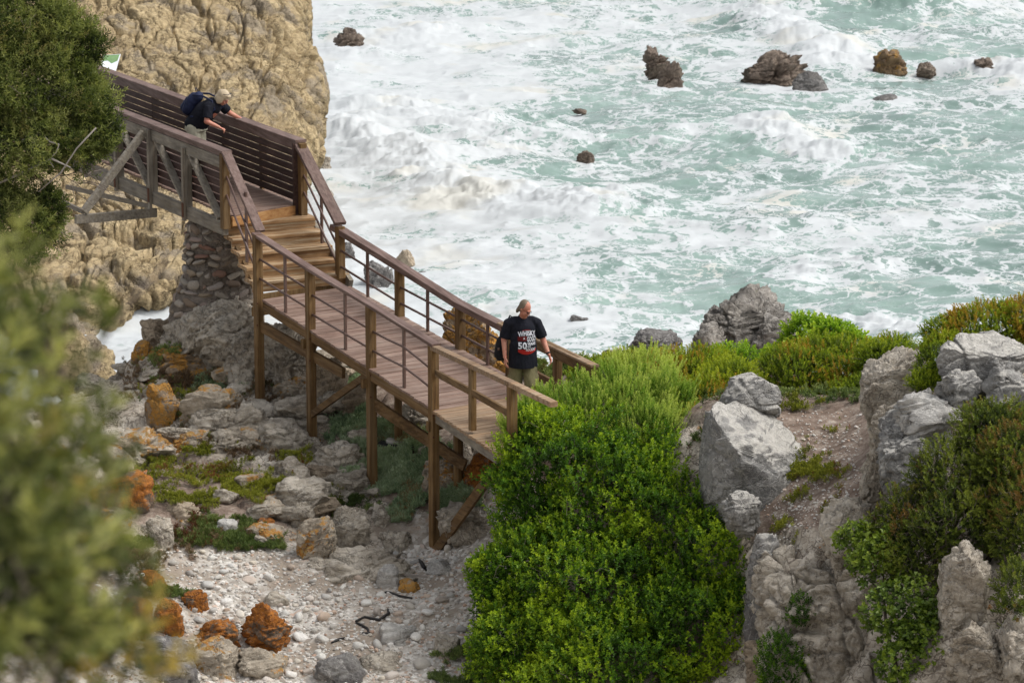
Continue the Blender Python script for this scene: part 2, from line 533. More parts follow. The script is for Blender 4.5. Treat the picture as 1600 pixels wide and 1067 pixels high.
# ---------------------------------------------------------------- ground: one sheet from the hillside down to the shore
GP = [(675,865,48),(578,770,49.6),(483,700,51.1),(400,625,52.6),(715,780,48.9),(620,695,50.7),
      (330,485,56),(270,505,56.5),(385,470,55),(500,1067,44.2),(300,1067,44),(700,1067,44),(500,900,47),(300,900,46.8),(650,960,45.8),
      (300,750,50),(200,700,51.5),(400,700,51),(200,640,53),(300,620,53.6),(330,560,54.6),(450,560,54),(540,600,53),(150,900,46),(60,800,47),(0,700,49),
      (-60,560,50),(230,560,55),(470,760,49.6),(560,860,48),(740,900,46.8),(800,760,48.6),(760,720,49.6),(700,650,51.4),(620,600,52.6),
      (880,600,49.2),(850,574,50.6),(800,588,51.2),(930,575,50),(950,570,50.6),(1100,585,49.3),(1300,620,47.8),(1400,600,48),(1020,560,51.4),(1160,560,51.5),(1250,580,50),
      (1280,700,44.8),(1320,660,45.6),(1290,760,43.2),(1250,800,42.6),(1230,850,41.9),(1120,620,46.2),(1060,700,45.2),
      (1150,800,43.8),(960,740,47),(900,850,46.5),(950,1000,44.6),(1100,1000,43.4),(1200,1067,42.2),(1250,1060,41.4),(1330,1060,40.9),
      (1350,700,44),(1390,780,42.0),(1450,700,41.6),(1550,620,42.2),(1500,900,38.6),(1600,1067,36.8),(1400,1067,39.4),(1600,800,40),(1500,560,44.5),(1640,560,44),(1640,520,45.5)]
ctrl = [tuple(U(*g)) for g in GP]
ctrl += [(-8,62,-1.6),(-5,61,-1.6),(-2,59,-1.6),(1,58,-1.5),(3.5,57,-1.4),(7,56.5,-1.4),(11,56,-1.4),(-6.8,58.2,-1.2),(-9.5,60,-1.2),(-12,56,1.5),(-16,50,4),(-13.5,62,6.1),(-16,60,6.3),(-15,66,6.2),(-9.5,52,3.6),
         (0,41,2.1),(-3,41,2.1),(-6,41,2.5),(3,40,2.4),(5.5,38,3.3),(0,36,3.6),(-6,36,3.9),(6,35,4.2),(0,22,8.8),(-10,22,9.3),(10,22,9.0),(0,8,13.2),(-12,8,13.6),(12,8,13.4),(0,-6,15.4),(-12,-6,15.4),(12,-6,15.4),
         (14,40,5.6),(14,48,5),(18,30,8),(-18,40,6),(-18,30,8),(20,56,-1),(-20,62,-1),(24,48,3),(-24,50,2)]
ctrl = np.array(ctrl)
def _k(d): return d
_A = _k(np.sqrt(((ctrl[:, None, :2] - ctrl[None, :, :2]) ** 2).sum(-1)))
_n = len(ctrl)
_S = np.zeros((_n + 3, _n + 3))
_S[:_n, :_n] = _A - np.eye(_n) * 0.12
_S[:_n, _n] = 1
_S[:_n, _n + 1:] = ctrl[:, :2]
_S[_n:, :_n] = _S[:_n, _n:].T
_w = np.linalg.solve(_S, np.concatenate([ctrl[:, 2], np.zeros(3)]))
def ground_base(x, y):
    out = np.empty(len(x))
    for s in range(0, len(x), 20000):
        X, Y = x[s:s + 20000], y[s:s + 20000]
        d = np.sqrt((X[:, None] - ctrl[None, :, 0]) ** 2 + (Y[:, None] - ctrl[None, :, 1]) ** 2)
        out[s:s + 20000] = _k(d) @ _w[:_n] + _w[_n] + _w[_n + 1] * X + _w[_n + 2] * Y
    return out

def idw(px, py, pts, power=3.0, sy=1.6):
    P = np.array(pts, float)
    num = np.zeros((len(px), P.shape[1] - 2))
    den = np.zeros(len(px))
    for r in P:
        w = 1.0 / (((px - r[0]) ** 2 + ((py - r[1]) * sy) ** 2) ** (power / 2) + 1e-3)
        num += w[:, None] * r[2:]
        den += w
    return num / den[:, None]
# where gravel and soil lie: beach, soil
ZONES = [(300,900,1,0),(500,900,.8,0),(560,880,.3,0),(640,860,.8,0),(440,890,.9,0),(300,875,1,0),(230,900,.9,0),(250,860,.4,.4),(500,1000,1,0),(600,960,1,0),(700,1000,1,0),(400,1060,1,0),(650,1067,1,0),(700,900,1,0),(740,780,.7,0),
         (400,940,1,0),(700,830,1,0),(600,930,1,0),(540,860,.1,0),(620,830,.7,0),(560,800,0,.1),(300,780,0,.9),(350,760,0,.8),(250,740,0,.8),(300,840,.1,.9),(400,820,0,.7),(200,690,0,.1),(480,760,0,0),(450,700,0,.1),(350,690,0,.1),
         (620,740,0,1),(560,660,0,.8),(680,780,.1,.9),(650,700,0,1),(720,730,0,.1),(450,600,0,0),(350,540,0,0),(300,620,0,.3),(250,560,0,.1),(350,660,0,.4),(870,600,0,.6),(900,700,0,1),(1000,620,0,1),(1200,560,0,1),(1350,600,0,1),
         (1290,700,.35,1),(1300,660,.2,1),(1270,760,.35,1),(1240,800,.4,1),(1320,720,.3,1),(1240,860,.2,.3),(1230,950,0,0),(1100,700,0,.3),(1450,700,0,.5),(1500,900,0,.3),(1550,620,0,.3),(150,900,.4,.6),(60,800,0,1),(900,1000,.3,1),(1100,1000,0,.6),(1180,930,0,0),(1210,1000,0,0),(1230,1060,0,0),(1440,1060,0,0),(1430,780,0,.2),(1480,1000,0,0),(1090,760,0,.1),(1350,900,0,0)]

gx = np.concatenate([np.arange(-26, -9.2, .8), np.arange(-9.2, 9.6, .04), np.arange(9.6, 26, .8)])
gy = np.concatenate([np.arange(-8, 34, 1.0), np.arange(34, 40, .25), np.arange(40, 58.2, .05), np.arange(58.2, 64, .4)])
GX, GY = np.meshgrid(gx, gy)
X, Y = GX.ravel(), GY.ravel()
Z0 = ground_base(X, Y)
PX, PY = to_px(X, Y, Z0)
zz = idw(PX, PY, ZONES)
beach, soil = zz[:, 0], zz[:, 1]
near = (Y > 39) & (np.abs(X) < 10)
rocky = np.clip(1 - beach - soil * .75, 0, 1)
P3 = np.stack([X, Y, Z0], 1).astype(np.float32)
R = rotmat(.35, .25, .5)
Z = Z0.copy()
Pn = P3[near]
q = warp(Pn, .25, 1.1, 5) @ R.T
f1, f2, cid = worley(q / np.array([1.25, .85, .5], np.float32), 11)
g1 = 1 - sstep(0, .09, f2 - f1)
f1b, f2b, cidb = worley(warp(Pn, .08, 4, 9) @ R.T / np.array([.6, .42, .16], np.float32), 12)
g2 = 1 - sstep(0, .14, f2b - f1b)
dz = (cid - .5) * .34 - g1 * .16 + np.clip(.75 - f1, 0, 1) * .16 + (cidb - .5) * .07 - g2 * .05 + fbm(Pn * 2.5, 4, 3) * .03 + .04
fb1, fb2, _c = worley(Pn / .10, 21)
fb3, fb4, _d = worley(Pn / .22, 22)
peb = (.5 - np.clip(fb1, 0, .8)) * .035 + (.5 - np.clip(fb3, 0, .8)) * .045
Z[near] += rocky[near] * dz + (1 - rocky[near]) * (fbm(Pn * 1.3, 4, 31) * .07 + fbm(Pn * 9, 3, 33) * .012) + beach[near] * peb
far_noise = fbm(P3 * .5, 4, 77) * .3
Z[~near] += far_noise[~near] * .6
ny, nx = GX.shape
idx = np.arange(nx * ny).reshape(ny, nx)
Fg = np.stack([idx[:-1, :-1], idx[:-1, 1:], idx[1:, 1:], idx[1:, :-1]], -1).reshape(-1, 4)
ZG = Z.reshape(ny, nx)

def ground(x, y):
    """height of the finished ground"""
    x = np.atleast_1d(np.asarray(x, float)); y = np.atleast_1d(np.asarray(y, float))
    i = np.clip(np.searchsorted(gx, x) - 1, 0, nx - 2)
    j = np.clip(np.searchsorted(gy, y) - 1, 0, ny - 2)
    tx = np.clip((x - gx[i]) / (gx[i + 1] - gx[i]), 0, 1)
    ty = np.clip((y - gy[j]) / (gy[j + 1] - gy[j]), 0, 1)
    a = ZG[j, i] * (1 - tx) + ZG[j, i + 1] * tx
    b = ZG[j + 1, i] * (1 - tx) + ZG[j + 1, i + 1] * tx
    return a * (1 - ty) + b * ty

def hit(px, py, y0=38.0, y1=60.0):
    """where a sight line meets the finished ground"""
    ys = np.arange(y0, y1, .05)
    a, b, c = ray(px, py)
    t = ys / b
    z = CAM_H + c * t
    g = ground(a * t, ys)
    k = np.argmax(g >= z)
    if g[k] < z[k]: return None
    return Vector((float(a * t[k]), float(ys[k]), float(g[k])))

def ground_mat():
    T = NT('bedrock_gravel_and_soil')
    p = T.pos()
    n1, n2 = T.noise(p, 1.3, 7, .62), T.noise(p, 8, 6, .65)
    n3 = T.noise(T.mapv(p, (1, 1, 3.5), (.35, .25, .5)), 3.4, 6, .6, .5)
    f = T.math('ADD', T.math('MULTIPLY', n1, .45), T.math('ADD', T.math('MULTIPLY', n2, .3), T.math('MULTIPLY', n3, .3)))
    rock = T.ramp(f, [(.36, (.15, .125, .095)), (.5, (.42, .365, .295)), (.63, (.64, .58, .49))])
    nz = T.n('SeparateXYZ', Vector=T.nrm()).outputs[2]
    ln = T.math('ADD', T.math('MULTIPLY', T.noise(p, 1.7, 6, .7, .4), .8), T.math('MULTIPLY', nz, .04))
    rock = T.mix(T.ss(ln, .52, .56), rock, T.mix(T.ss(n2, .4, .6), (.45, .18, .035), (.33, .2, .08)))
    wv = T.n('TexNoise', Vector=p, Scale=2.0, Detail=4, Roughness=.6).outputs['Color']
    wp = T.mapv(T.n('VectorMath', _operation='ADD', i0=p, i1=T.n('VectorMath', _operation='SCALE', i0=wv, Scale=.9).outputs[0]).outputs[0], (1, 1.1, 1.8), (.35, .25, .5))
    k1 = T.math('SUBTRACT', 1.0, T.ss(T.voro(wp, 1.9, 'DISTANCE_TO_EDGE'), .0, .05))
    k2 = T.math('MULTIPLY', T.math('SUBTRACT', 1.0, T.ss(T.voro(wp, 5.0, 'DISTANCE_TO_EDGE'), .0, .08)), .6)
    kk = T.math('MAXIMUM', k1, k2)
    rock = T.mix(T.math('MULTIPLY', kk, .75), rock, (.06, .042, .03))
    rockmask = T.math('SUBTRACT', 1.0, T.math('MAXIMUM', T.attr('beach'), T.attr('soil')), True)
    gr = T.voro(p, 16, out='Color')
    gs = T.n('SeparateColor', Color=gr).outputs[0]
    grav = T.ramp(gs, [(0, (.24, .205, .17)), (.35, (.44, .405, .355)), (.7, (.58, .545, .495)), (.88, (.72, .69, .64)), (1, (.42, .27, .19))])
    grav = T.mix(T.ss(T.noise(p, 1.1, 4, .6), .42, .62), grav, (.30, .25, .2))
    soil = T.ramp(T.noise(p, 5, 8, .7), [(.3, (.10, .068, .05)), (.5, (.22, .165, .13)), (.66, (.40, .34, .28))])
    jit = T.math('MULTIPLY', T.math('SUBTRACT', T.noise(p, 5, 5, .7), .5), .9)
    c = T.mix(T.ss(T.math('ADD', T.attr('soil'), jit), .35, .6), rock, soil)
    c = T.mix(T.ss(T.math('ADD', T.attr('beach'), jit), .4, .62), c, grav)
    h = T.math('ADD', T.noise(p, 22, 8, .7), T.math('MULTIPLY', T.math('SUBTRACT', 1.0, T.voro(p, 16)), .5))
    h = T.math('SUBTRACT', h, T.math('MULTIPLY', T.math('MULTIPLY', kk, rockmask), 1.6))
    return T.done(T.bsdf(c, .92, T.bump(h, .55, .03), .2))
g_me = mesh_from('ground', np.stack([X, Y, Z], 1), Fg, True, [ground_mat()], {'beach': beach, 'soil': soil})
tag(put('ground', g_me), kind='structure')

# ---------------------------------------------------------------- sea
def sea():
    u = np.concatenate([np.linspace(-.9, -.2, 24)[:-1], np.linspace(-.17, .17, 760), np.linspace(.2, .9, 24)[1:]])
    pys = np.linspace(660, -40, 520)
    yy = np.array([UZ(800, p, 0).y for p in pys])
    y = np.concatenate([np.linspace(40, yy[0], 12)[:-1], yy, yy[-1] + np.cumsum(np.geomspace(1.0, 120, 40))])
    UU, YY = np.meshgrid(u, y)
    X, Y = (UU * YY).ravel(), YY.ravel()
    px, py = to_px(X, Y, 0 * X)
    D = [(520,60,.9),(640,60,.95),(800,60,.82),(960,40,.72),(1100,20,.7),(1250,20,.55),(1330,30,.1),(1400,15,.15),(1480,60,.5),(1580,30,.5),
         (560,150,.97),(700,150,.97),(820,130,.85),(900,90,.5),(1000,150,.5),(900,180,.38),(1080,150,.4),(1140,60,.55),(1250,60,.7),(1300,100,.75),(1350,60,.3),(1450,90,.28),(1540,90,.4),(1590,120,.8),
         (580,230,.98),(680,230,.96),(740,215,.42),(790,225,.32),(850,215,.5),(950,200,.35),(1050,210,.45),(1180,180,.45),(1300,190,.5),(1430,185,.35),(1540,180,.45),
         (560,320,.9),(700,300,.99),(800,300,.9),(850,260,.3),(900,330,.92),(960,300,.5),(1080,235,.12),(1140,220,.18),(1010,260,.35),(1200,260,.4),(1330,260,.4),(1500,230,.3),(1590,220,.2),
         (620,400,.93),(760,380,.92),(850,400,.8),(950,380,.72),(1050,330,.6),(1150,330,.55),(1250,310,.55),(1400,320,.5),(1540,310,.45),
         (700,450,.8),(850,480,.7),(900,520,.85),(1000,440,.62),(1100,400,.7),(1200,380,.6),(1300,390,.6),(1450,400,.55),(1570,390,.5),
         (1000,500,.55),(1060,470,.5),(1250,470,.55),(1320,455,.12),(1300,500,.4),(1380,520,.85),(1430,470,.35),(1550,450,.6),(200,520,1.0),(180,650,.95),(480,340,.95),(540,500,.92),(430,280,.95),(-100,300,.6),(1700,300,.5)]
    dens = idw(px, py, D, 3.2, 2.2)[:, 0]
    P = np.stack([X, Y, 0 * X], 1).astype(np.float32)
    def f2(sx, sy, seed, o=4, ang=0.0):
        c, s = math.cos(ang), math.sin(ang)
        q = np.stack([(X * c + Y * s) * sx, (-X * s + Y * c) * sy, 0 * X + seed * .37], 1).astype(np.float32)
        return fbm(q, o, seed)
    fade = sstep(500, 140, Y) * .75 + .25
    h = f2(.10, .22, 1, 3, .2) * .45 + f2(.35, .7, 2, 3, -.15) * .22
    rid = 1 - np.abs(f2(.5, 1.1, 6, 4, .15)) * 2
    h += np.clip(rid, 0, 1) ** 2 * .09
    h += f2(1.6, 2.2, 3, 3) * .03 + f2(5, 6, 4, 2) * .006
    near_land = sstep(52, 66, Y)
    # breakers: crest lines (pixel sight lines met with the water), height, width
    BR = [([(540,200),(600,235),(650,268),(700,290),(760,312),(840,322),(930,330)], 1.0, 1.6, 1.0),
          ([(600,165),(660,175),(720,185),(760,205),(770,240)], .6, 2.0, .8),
          ([(1195,205),(1240,225),(1285,245),(1330,240)], .8, 1.2, .85),
          ([(1180,35),(1230,55),(1285,75),(1310,100)], .8, 1.8, .8), ([(1250,25),(1330,12),(1420,18),(1500,5)], 1.3, 3.2, .0),
          ([(1540,112),(1570,120),(1620,118)], .9, 1.6, .9), ([(1310,75),(1380,60),(1450,62),(1540,50)], .5, 1.5, .5),
          ([(1210,440),(1270,425),(1330,428)], .35, .9, .5), ([(1340,505),(1390,512),(1430,530)], .45, 1.0, .8),
          ([(860,205),(900,215),(960,220)], .4, .9, .5), ([(1030,215),(1075,205),(1120,215)], .45, .9, .2),
          ([(1095,232),(1140,240),(1180,236)], .4, .9, .1), ([(560,80),(620,60),(700,50)], .5, 2.0, .5), ([(1010,110),(1060,140),(1000,150)], .1, .8, .3)]
    froth = np.zeros(len(X))
    wob = f2(.6, .9, 55, 4) * 1.2
    for line, hh, wd, fr in BR:
        pts = [UZ(a, b, 0) for a, b in line]
        best = np.full(len(X), 1e9)
        for a, b in zip(pts[:-1], pts[1:]):
            ax, ay, bx, by = a.x, a.y, b.x, b.y
            L2 = (bx - ax) ** 2 + (by - ay) ** 2
            t = np.clip(((X - ax) * (bx - ax) + (Y - ay) * (by - ay)) / L2, 0, 1)
            d = np.hypot(X - ax - t * (bx - ax), (Y + wob - ay - t * (by - ay)))
            best = np.minimum(best, d)
        g = np.exp(-(best / wd) ** 2)
        h += g * hh * .62 * (.6 + .6 * np.clip(f2(.45, .45, 91, 3) + .4, 0, 1))
        froth = np.maximum(froth, g * fr)
    tur = f2(1.2, 1.4, 71, 5)
    bub = worley(np.stack([X * 2.3, Y * 1.9, 0 * X], 1).astype(np.float32), 44)[0]
    h += froth * (tur * .24 + f2(4, 5, 72, 4) * .10 + (.55 - bub) * .06)
    h *= fade
    h = h * near_land + (1 - near_land) * h * .3
    dens2 = -.11 + np.clip(np.maximum(dens, dens * .5 + froth * .9) + f2(.25, .45, 66, 4) * .28, -.2, 1.25)
    for a, b, rx, k in ((1035,138,46,.7),(1220,140,80,.5),(1290,145,24,.9),(1392,122,40,.5),(1460,110,26,.9),(1540,118,34,.7),(915,252,26,.3),(545,80,40,.8),(1395,160,34,.8),(900,178,26,.5)):
        dens2 = np.maximum(dens2, (k + .35) * np.exp(-(((px - a) / rx) ** 2 + ((py - b) / (rx * .22)) ** 2)))
    ch = f2(.9, 1.3, 15, 3) * .12 * fade
    Vv = np.stack([X + ch, Y - h * .35, h - .05], 1)
    ny, nx = UU.shape
    idx = np.arange(nx * ny).reshape(ny, nx)
    Fq = np.stack([idx[:-1, :-1], idx[:-1, 1:], idx[1:, 1:], idx[1:, :-1]], -1).reshape(-1, 4)
    T = NT('foaming_sea_water')
    p = T.pos()
    wv = T.n('TexNoise', Vector=T.mapv(p, (.55, .8, .6)), Scale=1.0, Detail=4, Roughness=.55).outputs['Color']
    wv2 = T.n('TexNoise', Vector=p, Scale=3.2, Detail=3, Roughness=.6).outputs['Color']
    def addv(a, b, k):
        s = T.n('VectorMath', _operation='SCALE', i0=b, Scale=k)
        return T.n('VectorMath', _operation='ADD', i0=a, i1=s.outputs[0]).outputs[0]
    pw = addv(addv(p, wv, 3.2), wv2, .55)
    pw = T.mapv(pw, (.95, .80, .4))
    v1 = T.voro(pw, .95, 'DISTANCE_TO_EDGE')
    v2 = T.voro(addv(pw, wv2, .4), 2.3, 'DISTANCE_TO_EDGE')
    v3 = T.voro(addv(pw, wv2, .3), 6.0, 'DISTANCE_TO_EDGE')
    nf = T.noise(T.mapv(pw, (1, 1.2, 1)), 1.1, 8, .66, .3)
    fine = T.noise(p, 9, 6, .7)
    d = T.attr('foam')
    big = T.noise(T.mapv(pw, (1, .8, 1)), .42, 5, .6, .4)
    l1 = T.math('SUBTRACT', 1.0, T.ss(v1, .0, .13))
    l2 = T.math('SUBTRACT', 1.0, T.ss(v2, .0, .15))
    l3 = T.math('SUBTRACT', 1.0, T.ss(v3, .0, .25))
    s = T.math('ADD', T.math('MULTIPLY', d, 1.25), T.math('MULTIPLY', T.math('SUBTRACT', big, .5), 2.5))
    s = T.math('ADD', s, T.math('MULTIPLY', T.math('SUBTRACT', nf, .5), .9))
    s = T.math('ADD', s, T.math('MULTIPLY', l1, .55))
    s = T.math('ADD', s, T.math('MULTIPLY', l2, .40))
    s = T.math('ADD', s, T.math('MULTIPLY', l3, .06))
    s = T.math('ADD', s, T.math('MULTIPLY', T.math('SUBTRACT', fine, .5), .12))
    s = T.math('SUBTRACT', s, .72)
    thick = T.ss(s, .0, .30)
    thin = T.ss(s, -.28, .25)
    water = T.ramp(T.noise(T.mapv(p, (.12, .2, .2)), 1.0, 4, .6), [(.33, (.13, .195, .172)), (.5, (.19, .275, .243)), (.67, (.27, .365, .325))])
    milky = T.mix(T.math('MULTIPLY', thin, .45), water, (.42, .49, .47))
    c = T.mix(T.math('MULTIPLY', thick, .93), milky, T.mix(T.ss(T.noise(p, .35, 3, .5), .55, .7), (.53, .55, .56), (.54, .53, .485)))
    rough = T.math('ADD', T.math('MULTIPLY', thick, .55), .16)
    hh = T.math('ADD', T.math('MULTIPLY', T.noise(T.mapv(p, (1, 1.6, 1)), 3.0, 8, .65, .4), 1.0), T.math('MULTIPLY', thick, .55))
    hh = T.math('ADD', hh, T.math('MULTIPLY', fine, .35))
    nn = T.bump(hh, .20, .06)
    m = T.done(T.bsdf(c, rough, nn, .5, IOR=1.33))
    me = mesh_from('sea_water', Vv, Fq, True, [m], {'foam': dens2, 'froth': froth})
    tag(put('sea_water', me), kind='structure')
sea()

# ---------------------------------------------------------------- fissured tan headland rock beyond the gully
def fissure(P, N, R1, seed, s1=1.0, amp=1.0, bed=.6, domes=.5):
    q = warp(P, .30 * s1, 1.2 / s1, seed) @ R1.T
    f1, f2, cid = worley(q / (np.array([1, .75, bed], np.float32) * s1), seed + 1)
    g = 1 - sstep(0, .13, f2 - f1)
    dome = np.clip(.75 - f1, 0, 1)
    q = warp(P, .12 * s1, 3.5 / s1, seed + 5) @ R1.T
    f1b, f2b, cb = worley(q / (np.array([.36, .3, .36 * bed], np.float32) * s1), seed + 2)
    g2 = 1 - sstep(0, .22, f2b - f1b)
    d = ((cid - .5) * .22 + dome * .30 * domes - g * .22 + (cb - .5) * .07 + np.clip(.7 - f1b, 0, 1) * .10 * domes - g2 * .075) * s1 + fbm(P * (3 / s1), 4, seed + 9) * .07 * s1
    return d * amp

def grid_patch(rows, nu, nv):
    """smoothly refined sheet through a grid of world points"""
    A = np.array([[tuple(p) for p in r] for r in rows], float)
    def refine(A, n):
        m = A.shape[0]
        t = np.linspace(0, m - 1, n)
        i = np.clip(np.floor(t).astype(int), 0, m - 2)
        f = (t - i)[:, None, None]
        p0, p1, p2, p3 = A[np.clip(i - 1, 0, m - 1)], A[i], A[i + 1], A[np.clip(i + 2, 0, m - 1)]
        return .5 * ((2 * p1) + (-p0 + p2) * f + (2 * p0 - 5 * p1 + 4 * p2 - p3) * f ** 2 + (-p0 + 3 * p1 - 3 * p2 + p3) * f ** 3)
    A = refine(A, nv)
    A = refine(A.transpose(1, 0, 2), nu).transpose(1, 0, 2)
    du = np.gradient(A, axis=1); dv = np.gradient(A, axis=0)
    N = np.cross(du.reshape(-1, 3), dv.reshape(-1, 3))
    N /= np.linalg.norm(N, axis=1)[:, None] + 1e-9
    P = A.reshape(-1, 3)
    idx = np.arange(nu * nv).reshape(nv, nu)
    Fq = np.stack([idx[:-1, :-1], idx[:-1, 1:], idx[1:, 1:], idx[1:, :-1]], -1).reshape(-1, 4)
    if N[:, 1].mean() > 0: N = -N; Fq = Fq[:, ::-1]
    return P.astype(np.float32), N.astype(np.float32), Fq

def cliff():
    pys = [-70, 0, 60, 130, 200, 260, 330, 420, 500, 600]
    ys = [95, 90.5, 88, 85.5, 83, 81, 79, 76.5, 74.2, 72]
    edge = [478, 479, 476, 492, 501, 490, 442, 394, 208, 174]
    rows = []
    for py, y, e in zip(pys, ys, edge):
        r = []
        for k, (frac, dy, off) in enumerate([(-.5, 2, 0), (-.2, .5, 0), (.05, 0, 0), (.3, .2, 0), (.5, .4, 0), (.68, .8, 0), (.84, 1.6, 0), (.94, 2.8, 0), (1.0, 4.6, 0), (1.0, 7.5, -2), (.97, 12, -8)]):
            px = frac * e + off if frac >= 0 else frac * 500
            p = U(px, py, y + dy * (1 if py < 400 else .4))
            r.append(p)
        rows.append(r)
    P, N, Fq = grid_patch(rows, 470, 470)
    q = warp(P, .38, .8, 301)
    q = warp(q, .10, 3.0, 305)
    right = sstep(-6.5, -4.6, q[:, 0])
    def lev(sx, sy, sz, seed, w):
        f1, f2, cid = worley(q / np.array([sx, sy, sz], np.float32), seed)
        return 1 - sstep(0, w, f2 - f1), np.clip(.8 - f1, 0, 1), cid
    ga, da, ca = lev(1.7, 3.2, 6, 311, .05)
    gb, db, cb = lev(.62, 1.35, 3, 312, .09)
    gc, dc, cc = lev(.24, .50, .5, 313, .20)
    d = -ga * .30 + (ca - .5) * .22 - gb * .22 + db * .06 + (cb - .5) * .10 - gc * (.065 + .03 * right) + dc * .035 + (cc - .5) * .05 * (1 + right)
    d += fbm(P * 6, 4, 5) * .045 + fbm(P * .6, 3, 71) * .32 + fbm(P * np.array([2.5, .8, 1], np.float32), 3, 73) * .05
    V = P + N * (d * .85)[:, None]
    me = mesh_from('headland_rock', V, Fq, True, [M['rock_cliff']])
    o = put('sea_cliff', me)
    tag(o, kind='structure')
cliff()

def rock_wall():
    rows = []
    for py, y in ((846, 43.4), (858, 42.3), (874, 41.6), (930, 41.2), (1000, 40.9), (1100, 40.5), (1180, 40.3)):
        rows.append([U(px, py + (10 * math.sin(px * .03)), y + dy) for px, dy in ((1168, 1.6), (1192, .6), (1230, .15), (1275, 0), (1320, -.25), (1375, -.35), (1430, -.6), (1490, -.7), (1550, -.8))])
    P, N, Fq = grid_patch(rows, 300, 240)
    d = fissure(P, N, rotmat(.15, .2, .5), 900, .62, .75, 1.5, .3) + fissure(P, N, rotmat(.5, .1, .9), 940, 1.5, .5, 1.2, .3)
    qs = P * np.array([1.2, 1.2, 5], np.float32)
    d += -np.abs(fbm(warp(qs, .6, .5, 7), 4, 6)) * .10 + fbm(P * 7, 3, 44) * .02
    o = put('outcrop', mesh_from('rock_wall', P + N * d[:, None], Fq, True, [M['rock_gray']]))
    tag(o, 'cracked grey rock wall dropping below the soil path at the bottom edge', 'outcrop')
rock_wall()
# ---------------------------------------------------------------- rocks
_ico = {}
def ico(n):
    if n not in _ico:
        bm = bmesh.new()
        bmesh.ops.create_icosphere(bm, subdivisions=n, radius=1.0)
        V = np.array([v.co[:] for v in bm.verts], np.float32)
        Fc = np.array([[v.index for v in f.verts] for f in bm.faces], np.int32)
        bm.free()
        _ico[n] = (V, Fc)
    return _ico[n]

def rock_shape(n, dims, seed, facets=13, cut=.78, boxy=.6, rot=(0, 0, 0), fiss=.5, bed=.45, s1=None, rough=.06, strat=.22, bedrot=(.3, .25, .5), planes=()):
    rng = np.random.RandomState(seed)
    V, Fc = ico(n)
    P = np.sign(V) * np.abs(V) ** boxy
    P = P / np.max(np.abs(P))
    for k in range(facets):
        d = rng.normal(size=3); d /= np.linalg.norm(d)
        c = cut * rng.uniform(.82, 1.12)
        e = np.maximum(0, P @ d - c)
        P = P - e[:, None] * d[None, :] * .92
    dims = np.array(dims, np.float32)
    P = (P * dims).astype(np.float32)
    P = P @ rotmat(*rot).T
    for pn_, pd_ in planes:
        pn_ = np.array(pn_, np.float32); pn_ /= np.linalg.norm(pn_)
        pr_ = P @ pn_
        P = P - (np.maximum(0, pr_ - pd_ * pr_.max()) * .93)[:, None] * pn_[None]
    s = float(dims.mean())
    N = P / (np.linalg.norm(P, axis=1)[:, None] + 1e-6)
    off = np.float32(rng.uniform(-50, 50))
    Q = P + off
    dd = fbm(Q * (1.3 / s), 4, seed) * s * .12
    if fiss:
        ss_ = s1 or s * .9
        dd = dd + fissure(Q, N, rotmat(*bedrot), seed, ss_, fiss * .75, bed, .12)
    qs = (Q @ rotmat(*bedrot).T) * (np.array([.7, .7, 5.5], np.float32) / max(s, .25))
    dd = dd - np.abs(fbm(warp(qs, .5, .5, seed + 7), 4, seed + 6)) * s * strat
    dd = dd + fbm(Q * (8 / s), 4, seed + 5, .6) * s * rough
    P = P + N * dd[:, None]
    return P, Fc

def rock(name, label, cat, px, py, w, h, y, m, seed, depth=1.0, n=5, lift=0.0, group=None, sink=.35, kind=None, **kw):
    """a rock whose visible face spans w x h picture units around a sight line at distance y"""
    if y == 'sea' or (cat == 'rock' and name in ('sea_rock',)):
        y = UZ(px, py + h * .42, 0).y
    if name == 'bedrock_ledge': w, h = w * 1.18, h * 1.1
    if px < 790 and py > 500 and y != 'sea' and 44 < y < 56.5 and name != 'crag' and not (px > 720 and py < 600):
        g_ = hit(px, py + h * .36, 42.0, 58.0)                    # stand it on the ground that is really there
        if g_ is not None: y = g_.y + w * mpp(px, py, g_.y) * .5 * depth * .45
    s = mpp(px, py, y)
    hw = w * s / 2
    hh = h * s / 2 * (1 + sink)
    V, Fc = rock_shape(n, (hw, hw * depth, hh), seed, **kw)
    e_ = (V.max(0) - V.min(0)) / 2
    V = V * np.array([hw / e_[0], 1, hh / e_[2]], np.float32)
    top = U(px, py - h / 2, y)
    lo, hi = V.min(0), V.max(0)
    c = np.array([top.x - (lo[0] + hi[0]) / 2, y, top.z - hi[2] + lift], np.float32)
    o = obj(name, V + c, Fc, M[m], None, True, base=False)
    tag(o, label, cat, group, kind)
    return o

